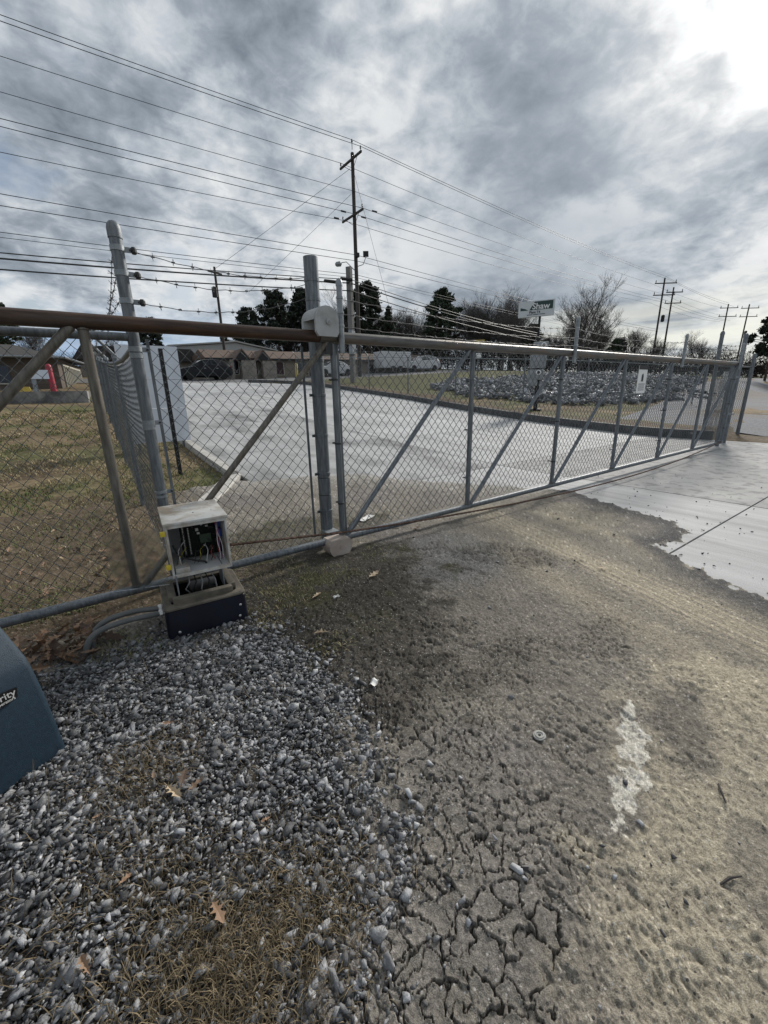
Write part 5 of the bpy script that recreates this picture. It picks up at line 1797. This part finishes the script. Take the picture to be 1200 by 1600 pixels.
def bare_tree_mesh(seed, H_, spread):
    """trunk and limbs in one mesh, twigs in another; built at the origin"""
    rnd = random.Random(seed)
    limbs, twigs = MB(), MB()

    def grow(p, d, L, r, lvl):
        n = 4 if lvl < 3 else 3
        pts, rs = [p.copy()], [r]
        q = p.copy()
        dd = d.copy()
        for i_ in range(n):
            dd = (dd + Vector((rnd.gauss(0, .13), rnd.gauss(0, .13), rnd.gauss(.05, .08)))).normalized()
            q = q + dd * (L / n)
            pts.append(q.copy())
            rs.append(max(.007, r * (1 - .5 * (i_ + 1) / n)))
        (limbs if lvl < 3 else twigs).tube(pts, rs, 6 if lvl == 0 else (4 if lvl < 3 else 3), cap=False)
        if lvl >= 5:
            return
        k = (8, 5, 4, 3, 3)[lvl]
        for j in range(k):
            t = rnd.uniform(.35, 1.0) if lvl else rnd.uniform(.30, 1.0)
            i_ = min(n - 1, int(t * n))
            b = pts[i_].lerp(pts[i_ + 1], t * n - i_)
            az_ = rnd.uniform(0, 2 * math.pi)
            side = Vector((math.cos(az_), math.sin(az_), 0))
            nd = (dd * rnd.uniform(.55, .9) + side * rnd.uniform(.45, .95) * spread + Vector((0, 0, .25))).normalized()
            grow(b, nd, L * rnd.uniform(.52, .78), max(.008, rs[i_] * rnd.uniform(.45, .62)), lvl + 1)
        grow(pts[-1], dd, L * .62, rs[-1], lvl + 1)

    grow(Vector((0, 0, -.2)), Vector((0, 0, 1)), H_ * .36, H_ * .021, 0)
    return limbs, twigs


def leaf_cloud(cl, n, size, seed, flat=1.0):
    """n small leaf-clump faces spread through ellipsoid clusters (x,y,z,rx,rz), denser near their skins"""
    rg = np.random.default_rng(seed)
    cl = np.array(cl, float)
    wts = cl[:, 3] ** 2
    idx = rg.choice(len(cl), n, p=wts / wts.sum())
    d = rg.normal(size=(n, 3))
    d /= np.linalg.norm(d, axis=1)[:, None]
    rr = np.abs(rg.normal(.55, .34, n))
    c_ = cl[idx, :3] + d * rr[:, None] * np.stack([cl[idx, 3], cl[idx, 3], cl[idx, 4]], 1)
    a = rg.normal(size=(n, 3))
    a /= np.linalg.norm(a, axis=1)[:, None]
    b = np.cross(a, rg.normal(size=(n, 3)))
    b /= np.linalg.norm(b, axis=1)[:, None]
    s = size * rg.uniform(.5, 1.4, n)[:, None]
    v = np.stack([c_ - a * s - b * s * .35, c_ + a * s * .3 - b * s * .55, c_ + a * s * 1.1 + b * s * .1, c_ + a * s * .1 + b * s * .6], 1).reshape(-1, 3)
    f_ = np.arange(n * 4).reshape(-1, 4)
    return v, f_


def pine_clusters(seed, H_, wd, conic):
    rnd = random.Random(seed)
    cl, limbs = [], []
    k = 70 if conic else 64
    for i_ in range(k):
        t = (i_ + .5) / k
        z_ = H_ * (.22 + .76 * t) if conic else H_ * (.38 + .58 * t)
        rad = wd * ((1.05 - t) if conic else (.45 + .75 * math.sin(math.pi * min(1, t * .9 + .12)))) * rnd.uniform(.45, 1.0)
        an = i_ * 2.4 + rnd.uniform(-.5, .5)
        off = rad * rnd.uniform(.25, 1.0)
        x_, y_ = off * math.cos(an), off * math.sin(an)
        rc = wd * rnd.uniform(.10, .25) * ((1.1 - t * .7) if conic else 1.0)
        cl.append((x_, y_, z_, rc, rc * rnd.uniform(.5, .75)))
        limbs.append((x_, y_, z_))
    return cl, limbs


def make_bare(name, label, loc, H_, spread, seed, group):
    t = thing(name, label, 'tree', (0, 0, 0), group)
    a, b = bare_tree_mesh(seed, H_, spread)
    a.build('trunk', BARK, t, fix=False)
    b.build('crown', TWIG, t, fix=False)
    t.location = loc
    return t


def make_pine(name, label, loc, H_, wd, seed, group, conic=False, n=7000, size=.34, m=None):
    t = thing(name, label, 'tree', (0, 0, 0), group)
    cl, limbs = pine_clusters(seed, H_, wd, conic)
    tr_m = MB().tube([(0, 0, -.3), (.05, 0, H_ * .5), (0, .05, H_ * .95)], [H_ * .018, H_ * .013, H_ * .004], 7)
    for (x_, y_, z_) in limbs:
        tr_m.tube([(0, 0, z_ - .12 * H_ * .5), (x_ * .5, y_ * .5, z_ - .03 * H_), (x_, y_, z_)], [.07, .05, .03], 4, cap=False)
    tr_m.build('trunk', PINEB, t, fix=False)
    v, f_ = leaf_cloud(cl, n, size, seed)
    link_mesh('crown', v, f_, m or NEEDLE, t)
    t.location = loc
    return t


GT = 'trees beyond the road'


def on(x_, y_):
    return (x_, y_, h1(x_, y_) - .1)


big = make_bare('bare_tree', 'largest bare spreading tree, right of the Shaw sign', on(53.9, 27.5), 13.2, .95, 31, GT)
b1 = make_bare('bare_tree', 'bare rounded tree behind the Shaw sign', on(54.5, 38.5), 13.4, .9, 44, GT)
b2 = make_bare('bare_tree', 'bare tree with pale twigs just right of the evergreen', on(50.5, 42.5), 13.0, .75, 57, GT)
for (lab, src, X, Y, s_, rz) in (('bare tree standing out above the dark pines on the left', b2, 30.5, 66, 1.12, 1.0),
                                 ('slender bare tree between the evergreen and the tallest pole', b2, 41, 52, .78, 2.1),
                                 ('bare tree filling the gap left of the Shaw sign', b1, 49, 36, .82, 4.0),
                                 ('small far bare tree with brown top between the pole pairs', big, 85.6, 24.6, .62, 1.3),
                                 ('bare tree behind the right end of the gate rail', b1, 62, 30, .62, 2.8),
                                 ('bare tree above the roof of the brown building', b2, -2, 52, .42, 3.3),
                                 ('second bare tree above the brown building, nearer the fence', b1, 4, 55, .40, 5.0)):
    c_ = copy_tree(src)
    c_.location = on(X, Y)
    c_.scale = (s_, s_, s_)
    c_.rotation_euler = (0, 0, rz)
    c_['label'] = lab
p1 = make_pine('pine_tree', 'tall broad dark pine behind the gate post', on(28.9, 56.2), 11.6, 3.3, 61, GT, n=24000, size=.17, m=NEEDLE2)
p2 = make_pine('evergreen_tree', 'single rounded evergreen right of the tallest pole', on(41.4, 40.4), 10.2, 2.7, 72, GT, n=20000, size=.16)
p3 = make_pine('conifer_tree', 'pointed dark conifer right of the tallest pole', on(38.6, 48.4), 8.6, 2.5, 83, GT, conic=True, n=16000, size=.15)
for (lab, src, X, Y, s_, rz) in (('leftmost broad dark pine of the clump left of the gate post', p1, 20.2, 55, .74, 1.1),
                                 ('dark pine in the middle of the clump left of the gate post', p1, 24.0, 54.0, .92, 2.6),
                                 ('tall open pine directly behind the tallest utility pole', p1, 35.0, 48.5, .98, 4.1),
                                 ('small dark conifer at the left foot of the pine clump', p3, 17.5, 57, .72, .6),
                                 ('low rounded evergreen at the right foot of the big bare tree', p2, 57, 24.6, .42, 1.9),
                                 ('dark evergreen tree at the right edge of the picture', p1, 61, 10.2, .62, 3.0),
                                 ('dark evergreen above the low tan building', p1, 9.5, 62, .66, 5.2),
                                 ('dark evergreen above the roof of the brown building', p2, -4.5, 50, .62, 2.2),
                                 ('low conifer beside the evergreen right of the tallest pole', p3, 45.5, 45, .7, 3.9)):
    c_ = copy_tree(src)
    c_.location = on(X, Y)
    c_.scale = (s_, s_, s_)
    c_.rotation_euler = (0, 0, rz)
    c_['label'] = lab
rt = random.Random(12)
for k in range(36):                                                 # a closed row of bare trees and pines behind the road
    t = (k + rt.uniform(.1, .9)) / 36
    an = R(72 - 50 * t)
    d = rt.uniform(64, 80) + 14 * t
    X, Y = CAM[0] + d * math.cos(an), CAM[1] + d * math.sin(an)
    src = (b1, b2, big, b1, p3, p1, b2)[k % 7]
    s_ = rt.uniform(.62, .86) * (1.32 if .2 < t < .74 else .95) * (.8 if src in (p1, p3) else 1.0)
    c_ = copy_tree(src)
    c_.location = on(X, Y)
    c_.scale = (s_, s_, s_ * rt.uniform(.85, 1.0))
    c_.rotation_euler = (0, 0, rt.uniform(0, 6.28))
    c_['group'] = 'closed tree row behind the road'
    c_['label'] = {'bare_tree': 'bare tree standing in the closed tree row behind the road', 'pine_tree': 'dark pine standing in the closed tree row behind the road',
                   'conifer_tree': 'pointed conifer standing in the closed tree row behind the road'}[src.name.split('.')[0]]
# the far wood that closes the view: one mass of brush and low trees
rg = np.random.default_rng(5)
cl = []
for k in range(300):
    t = k / 300
    an = R(100 - 98 * t) + rg.normal(0, .01)
    d = 64 + 16 * rg.random() + 26 * max(0, t - .45)
    X, Y = CAM[0] + d * math.cos(an), CAM[1] + d * math.sin(an)
    hh = (1.9 + 1.6 * rg.random()) * (1.45 if .3 < t < .66 else .72) * (.9 if t < .3 else 1.0)
    cl.append((X, Y, h1(X, Y) + hh * .55, 2.4 + rg.random() * 1.4, hh * .8))
v, f_ = leaf_cloud(cl, 44000, .17, 9)
n = 46000                                                           # thin upright stems and twigs
ca = np.array(cl)
idx = rg.integers(0, len(ca), n)
bx_ = ca[idx, 0] + rg.normal(0, 1.5, n)
by_ = ca[idx, 1] + rg.normal(0, 1.5, n)
bz_ = hgt(bx_, by_) + rg.uniform(0, 2.0, n) * ca[idx, 4]
le = rg.uniform(.4, 1.2, n)
ax, ay, az2 = rg.normal(0, .6, n) * le, rg.normal(0, .6, n) * le, le * rg.uniform(.2, 1, n)
wd_ = rg.uniform(.010, .028, n)
pa = np.stack([bx_, by_, bz_], 1)
pb_ = pa + np.stack([ax, ay, az2], 1)
sd2 = np.stack([np.full(n, .7), np.full(n, -.7), np.zeros(n)], 1) * wd_[:, None]
v2 = np.stack([pa - sd2, pa + sd2, pb_ + sd2 * .4, pb_ - sd2 * .4], 1).reshape(-1, 3)
v, f_ = np.concatenate([v, v2]), np.concatenate([f_, np.arange(n * 4).reshape(-1, 4) + len(v)])
tag(link_mesh('far_wood', v, f_, BRUSH), 'dark winter wood closing the view behind the buildings', 'wood', kind='stuff')

# ------------------------------------------------------------------ lawn, tufts, fallen leaves, litter
def blades(name, px, py, pz, hh, ww, col, m, lean=.6, curl=.5):
    n = len(px)
    a = RNG.uniform(0, 2 * math.pi, n)
    tx, ty = np.cos(a), np.sin(a)
    sx, sy = -ty, tx
    ln = RNG.uniform(.2, 1, n) * lean
    b0 = np.stack([px - sx * ww / 2, py - sy * ww / 2, pz], 1)
    b1_ = np.stack([px + sx * ww / 2, py + sy * ww / 2, pz], 1)
    mx, my, mz = px + tx * hh * ln * .45, py + ty * hh * ln * .45, pz + hh * .6 * (1 - ln * .35)
    m0 = np.stack([mx - sx * ww * .35, my - sy * ww * .35, mz], 1)
    m1 = np.stack([mx + sx * ww * .35, my + sy * ww * .35, mz], 1)
    tp = np.stack([px + tx * hh * ln * 1.15, py + ty * hh * ln * 1.15, pz + hh * (1 - ln * .8)], 1)
    V = np.stack([b0, b1_, m1, m0, tp], 1).reshape(-1, 3)
    i_ = np.arange(n)[:, None] * 5
    F = np.concatenate([i_ + np.array([[0, 1, 2]]), i_ + np.array([[0, 2, 3]]), i_ + np.array([[3, 2, 4]])], 1).reshape(-1, 3)
    C = np.repeat(col, 5, axis=0)
    return tag(link_mesh(name, V, F, m, cols=C), kind='stuff')


BLADE = mat('grass_blade', rough=.9, vcol=True, var=.2, scale=30, spec=.15)


def grass_cols(px, py, green):
    n = len(px)
    dry = np.array([.42, .34, .215])
    gr = np.array([.13, .165, .06])
    t = np.clip(green + RNG.normal(0, .18, n), 0, 1)[:, None]
    return (dry * (1 - t) + gr * t) * RNG.uniform(.55, 1.35, n)[:, None]


n = 85000
rr = .1 + 15.3 * RNG.uniform(0, 1, n) ** 1.6
qx = RNG.uniform(-5.5, 1.95, n)
qy = .1 + rr
keep = (qx < 1.9) & (qx > -.33 * qy - 1.6) & ~((qx > 1.1) & (qy < 3.6) & (qx > 1.0 + .55 * (qy - 2.0)) & (RNG.uniform(0, 1, n) < .9))
qx, qy = qx[keep], qy[keep]
patch = sstep(.44, .58, fbm(qx * .95 + 4, qy * .95, 4, 33)) * 1.0 + np.exp(-((qx + .1) ** 2 + (qy - 3.2) ** 2) / .9) * .5
bare = sstep(.48, .60, fbm(qx * 2.3, qy * 2.3, 4, 56))
keep = RNG.uniform(0, 1, len(qx)) > bare * .92
qx, qy, patch = qx[keep], qy[keep], patch[keep]
dist = np.hypot(qx, qy + 3.08)
tag(blades('lawn_grass', qx, qy, hgt(qx, qy) - .028, RNG.uniform(.025, .065, len(qx)) * (1 + dist * .03), .0045 * (1 + dist * .16), grass_cols(qx, qy, patch * 1.0), BLADE, .95),
    'patchy dry winter grass behind the chain-link fence', 'grass')
# thin green and dead tufts in front of and under the gate
spots = [(1.35, -.42, .22, .75, 260), (1.95, -.35, .2, .7, 200), (1.0, -.2, .35, .45, 420), (1.3, .7, .55, .7, 700), (.75, -.8, .10, .35, 130), (.95, -1.25, .12, .4, 110),
         (1.75, 1.1, .45, .65, 420), (-.05, -.50, .16, .75, 260), (.08, -.62, .1, .8, 120), (3.0, .4, .5, .6, 160), (.95, -.55, .2, .4, 200), (.72, -.62, .08, .5, 70)]
gx_, gy_, gc = [], [], []
for (cx, cy, rad, gn, k) in spots:
    a_, r_ = RNG.uniform(0, 6.283, k), rad * np.sqrt(RNG.uniform(0, 1, k))
    gx_.append(cx + r_ * np.cos(a_))
    gy_.append(cy + r_ * np.sin(a_))
    gc.append(np.full(k, gn))
qx, qy, gn = np.concatenate(gx_), np.concatenate(gy_), np.concatenate(gc)
tag(blades('grass_tufts', qx, qy, yz(qx, qy) - .003, RNG.uniform(.015, .05, len(qx)), .004, grass_cols(qx, qy, gn), BLADE, .95), 'thin moss-green and straw tufts round the bottom roller', 'grass')
# dead grass through the gravel
k = 5200
qx = np.concatenate([RNG.normal(.08, .20, k), RNG.normal(-.05, .12, k // 6), RNG.normal(-.12, .14, k // 5)])
qy = np.concatenate([RNG.normal(-2.32, .14, k), RNG.normal(-1.5, .10, k // 6), RNG.normal(-1.95, .14, k // 5)])
keep = poly_sd(qx, qy, GRAVEL_POLY) < .08
qx, qy = qx[keep], qy[keep]
straw = np.array([.17, .135, .085]) * RNG.uniform(.35, 1.5, len(qx))[:, None]
tag(blades('dead_grass', qx, qy, np.full(len(qx), -.012), RNG.uniform(.02, .075, len(qx)), .0026, straw, BLADE, 1.1), 'matted dead grass growing through the near gravel', 'grass')
k = 420
qx, qy = RNG.uniform(-.6, .6, k), RNG.uniform(-1.9, -.5, k)
keep = poly_sd(qx, qy, GRAVEL_POLY) < 0
qx, qy = qx[keep], qy[keep]
tag(blades('straw_litter', qx, qy, np.full(len(qx), .004), RNG.uniform(.03, .11, len(qx)), .0024, np.array([.16, .13, .09]) * RNG.uniform(.4, 1.5, len(qx))[:, None], BLADE, 1.25),
    'loose straw stalks lying across the gravel', 'straw')

# oak leaves
LEAFM = [mat('leaf_brown', (.12, .075, .047), .7, col2=(.20, .135, .085), scale=40), mat('leaf_dark', (.055, .034, .024), .75, col2=(.10, .065, .045), scale=40),
         mat('leaf_pale', (.36, .27, .17), .65, col2=(.48, .38, .26), scale=40), mat('leaf_rust', (.20, .115, .065), .7, col2=(.29, .19, .12), scale=40)]


def oak_mesh(seed):
    rnd = random.Random(seed)
    half = [(0, .02), (.12, .05), (.18, .16), (.24, .06), (.34, .10), (.42, .27), (.52, .10), (.62, .13), (.72, .26), (.80, .11), (.90, .10), (1.0, .02)]
    half = [(a, b * rnd.uniform(.8, 1.25)) for a, b in half]
    cu, tw = rnd.uniform(-.9, 1.1), rnd.uniform(-.6, .6)
    fold = rnd.uniform(.2, 1.0)
    vs = []

    def warp(a, b):
        z_ = cu * .35 * (a - .5) ** 2 + fold * abs(b) * .8 + tw * b * (a - .5) + .02 * math.sin(a * 14)
        return (a - .5, b, z_)
    for a, b in half:
        vs += [warp(a, b), warp(a, 0), warp(a, -b)]
    k = len(half)
    fs = []
    for i_ in range(k - 1):
        fs += [(i_ * 3, i_ * 3 + 1, i_ * 3 + 4, i_ * 3 + 3), (i_ * 3 + 1, i_ * 3 + 2, i_ * 3 + 5, i_ * 3 + 4)]
    b = len(vs)
    vs += [(-.5, .012, .02), (-.5, -.012, .02), (-.72, .008, .05), (-.72, -.008, .05)]
    fs += [(b, b + 1, b + 3, b + 2)]
    zmin = min(v_[2] for v_ in vs)
    me = bpy.data.meshes.new('oak_leaf')
    me.from_pydata([(x_, y_, z_ - zmin) for x_, y_, z_ in vs], [], fs)
    return me


OAK = {}


def gz(x_, y_):
    """top of whatever lies on the ground here: gravel, yard or lawn"""
    sg_ = float(poly_sd(np.array([x_]), np.array([y_]), GRAVEL_POLY)[0])
    if sg_ < 0:
        return .012
    if y_ > 3.2 or (x_ < .6 and y_ > .2):
        return h1(x_, y_) - .01
    return float(yz(x_, y_))


def oak(x_, y_, size, label, m_i, group=None, z_=None, tilt=.25, rz=None, sd=None):
    sd = random.randrange(7) if sd is None else sd
    if (sd, m_i) not in OAK:
        me = oak_mesh(sd + 100)
        me.materials.append(LEAFM[m_i])
        OAK[(sd, m_i)] = me
    o = bpy.data.objects.new('oak_leaf', OAK[(sd, m_i)])
    COL.objects.link(o)
    o.location = (x_, y_, (gz(x_, y_) + .004) if z_ is None else gz(x_, y_) + z_)
    o.scale = (size, size, size)
    o.rotation_euler = (random.gauss(0, tilt), random.gauss(0, tilt), random.uniform(0, 6.28) if rz is None else rz)
    return tag(o, label, 'leaf', group)


for (x_, y_, s_, lab, mi) in ((1.62, -.68, .10, 'pale lobed oak leaf on bare soil in front of the roller', 2), (1.12, -.70, .075, 'pale curled oak leaf on the dark soil right of the operator', 2),
                              (.93, -1.12, .07, 'pale oak leaf at the edge of the gravel below the operator', 2), (3.12, -1.68, .10, 'pale flattened oak leaf on the sandy wheel track', 2),
                              (2.62, -.02, .11, 'brown oak leaf under the gate rail right of the roller', 0), (2.50, .14, .10, 'dark leaf behind the rail near the white litter', 1),
                              (.07, -1.33, .06, 'small orange-tan oak leaf on the gravel', 3), (.03, -1.70, .10, 'curled pale leaf at the front of the leaf clump in the gravel', 2),
                              (.07, -1.66, .11, 'dark curled leaf in the leaf clump on the gravel', 1), (.10, -1.72, .08, 'tan leaf at the right of the leaf clump on the gravel', 0),
                              (.06, -2.17, .09, 'long narrow tan leaf on the dead grass', 3), (-.24, -2.08, .07, 'pinkish tan leaf at the bottom left on the gravel', 3),
                              (-.14, -1.92, .05, 'small rust leaf left of the dead grass', 3), (-.02, -1.58, .05, 'tiny torn leaf behind the leaf clump', 0),
                              (-.20, -1.64, .035, 'small rust-coloured leaf scrap on the gravel', 3), (.26, -2.0, .04, 'orange leaf scrap beside a round grey stone', 3)):
    oak(x_, y_, s_ * (.78 if y_ < -1.2 else 1.15), lab, mi, tilt=.14, z_=.012)
for k in range(130):
    t = random.random()
    x_, y_ = -.75 + .62 * t + random.gauss(0, .05), -.30 + random.gauss(0, .12) - .10 * t
    if x_ > -.12 and y_ < -.42:
        continue
    oak(x_, y_, random.uniform(.06, .15), 'brown dead oak leaf heaped below the bottom rail by the conduits', random.choice((0, 1, 0, 3, 3)), 'leaf heap by the conduits', random.uniform(.015, .085), .55)
for k in range(120):
    x_, y_ = random.uniform(-1.6, .9), .3 + abs(random.gauss(0, 1.7))
    oak(x_, y_, random.uniform(.05, .11), 'dead oak leaf scattered on the lawn behind the fence', random.choice((0, 2, 3, 1, 0)), 'leaves scattered on the lawn', random.uniform(.015, .05), .4)
for k in range(45):
    x_, y_ = random.gauss(.10, .15), .3 + abs(random.gauss(0, .9))
    oak(x_, y_, random.uniform(.07, .13), 'dark dead oak leaf drifted along the foot of the side fence', random.choice((0, 1, 3)), 'leaves along the side fence', random.uniform(.01, .05), .5)

# litter and single stones
PAPER = mat('paper', (.62, .62, .60), .7)


def scrap(name, label, cat, c_, s_, rz, m=PAPER, z_=.012):
    n = 4
    vs = []
    for i_ in range(n + 1):
        for j in range(n + 1):
            a, b = (i_ / n - .5) * s_[0], (j / n - .5) * s_[1]
            vs.append((c_[0] + a * math.cos(rz) - b * math.sin(rz), c_[1] + a * math.sin(rz) + b * math.cos(rz), gz(c_[0], c_[1]) + z_ + .006 * math.sin(i_ * 1.7) + .004 * math.cos(j * 2.1)))
    k = len(vs)
    vs += [(p[0], p[1], p[2] - .0015) for p in vs]
    fs = [(i_ * (n + 1) + j, (i_ + 1) * (n + 1) + j, (i_ + 1) * (n + 1) + j + 1, i_ * (n + 1) + j + 1) for i_ in range(n) for j in range(n)]
    fs += [tuple(q + k for q in reversed(f2)) for f2 in fs]
    return tag(MB().add(vs, fs).build(name, m, fix=False), label, cat)


scrap('paper_scrap', 'crumpled white paper scrap lying behind the gate rail', 'litter', (2.42, .62), (.24, .10), .5)
scrap('paper_scrap', 'small upright-lying white paper strip on the curled mud', 'litter', (.937, -1.67), (.035, .055), -.9)
scrap('paper_scrap', 'round white scrap on the mossy soil right of the operator', 'litter', (1.22, -.80), (.045, .035), .2)
ring = MB()
for rr_, zz_ in ((.024, .008), (.017, .011), (.010, .008)):
    ring.tube([(1.294 + rr_ * math.cos(a), -2.349 + rr_ * .9 * math.sin(a), zz_ + gz(1.294, -2.349)) for a in np.linspace(0, 6.283, 21)], .0045, 6, cap=False)
tag(ring.build('plastic_ring', mat('ring_grey', (.27, .27, .25), .6, var=.2, scale=60)), 'coiled grey plastic ring lying on the dry mud', 'litter')


def lone_stone(x_, y_, s_, label, m, k, z_=.0):
    pv, pf = PROTOS[k]
    a = random.uniform(0, 6.28)
    v = np.stack([pv[:, 0] * math.cos(a) - pv[:, 1] * math.sin(a), pv[:, 0] * math.sin(a) + pv[:, 1] * math.cos(a), pv[:, 2]], 1) * s_ + np.array([x_, y_, s_ * .35 + gz(x_, y_)])
    return tag(link_mesh('stone', v, pf, m), label, 'stone')


PALE = mat('pale_stone', (.30, .31, .33), .75, col2=(.46, .47, .48), scale=40, bump=.4, bscale=100)
DARKS = mat('dark_stone', (.045, .047, .055), .75, col2=(.08, .08, .085), scale=40, bump=.4, bscale=100)
for k, (x_, y_, s_, lab, m) in enumerate(((1.36, -2.66, .020, 'grey stone at the upper end of the lower white spill', DARKS), (1.246, -2.755, .018, 'pale square stone at the foot of the white spill', PALE),
                                          (.80, -2.60, .022, 'pale stone caught by the torn black mud flap', PALE), (.83, -2.50, .015, 'pale stone on the mud plates', PALE),
                                          (1.02, -2.78, .012, 'small pale stone below the dark chip', PALE), (1.07, -2.72, .013, 'dark pointed chip on the sandy dirt', DARKS),
                                          (1.07, -2.90, .013, 'dark chip pair, left one, at lower right', DARKS), (1.12, -2.93, .013, 'dark chip pair, right one, at lower right', DARKS),
                                          (.99, -2.92, .012, 'dark flat stone low on the sandy dirt', DARKS), (1.22, -2.86, .011, 'dark stone right of the white spill', DARKS),
                                          (.60, -2.60, .017, 'pale upright stone at the bottom among the mud plates', PALE), (.70, -2.22, .030, 'longest slab-shaped stone at the gravel edge', PALE),
                                          (.98, -2.72, .009, 'tiny white pebble above the small pale stone', PALE), (.02, -1.87, .022, 'white quartz stone in the middle of the gravel', PALE),
                                          (.25, -2.03, .020, 'round blue-grey stone beside the dead grass', PALE))):
    lone_stone(x_, y_, s_, lab, m, k % len(PROTOS))
fl_ = MB()
zf = gz(.83, -2.63)
pts_ = [(.795, -2.622, .004), (.815, -2.606, .022), (.838, -2.612, .016), (.872, -2.640, .004), (.838, -2.634, .006), (.812, -2.640, .012)]
pts_ = [(p[0], p[1], p[2] + zf) for p in pts_]
fl_.add(pts_ + [(p[0], p[1], p[2] - .004) for p in pts_], [(0, 1, 4, 5), (1, 2, 3, 4), (11, 10, 7, 6), (10, 9, 8, 7), (0, 6, 7, 1), (2, 1, 7, 8), (3, 2, 8, 9), (4, 3, 9, 10), (5, 4, 10, 11), (0, 5, 11, 6)])
tag(fl_.build('rubber_flap', BLK), 'torn black rubber flap sticking out of the mud plates', 'litter')
for (a, b, lab) in (((1.62, -2.86, .008), (1.55, -2.90, .012), 'short dark twig at the right edge of the sand'), ((1.25, -2.97, .008), (1.32, -3.0, .012), 'short brown twig in the lower right sand')):
    zf = gz(a[0], a[1])
    a, b = (a[0], a[1], a[2] + zf - .004), (b[0], b[1], b[2] + zf - .004)
    tag(MB().tube([a, ((a[0] + b[0]) / 2, (a[1] + b[1]) / 2 + .004, zf + .01), b], [.003, .0045, .002], 5).build('twig', WOOD), lab, 'twig')
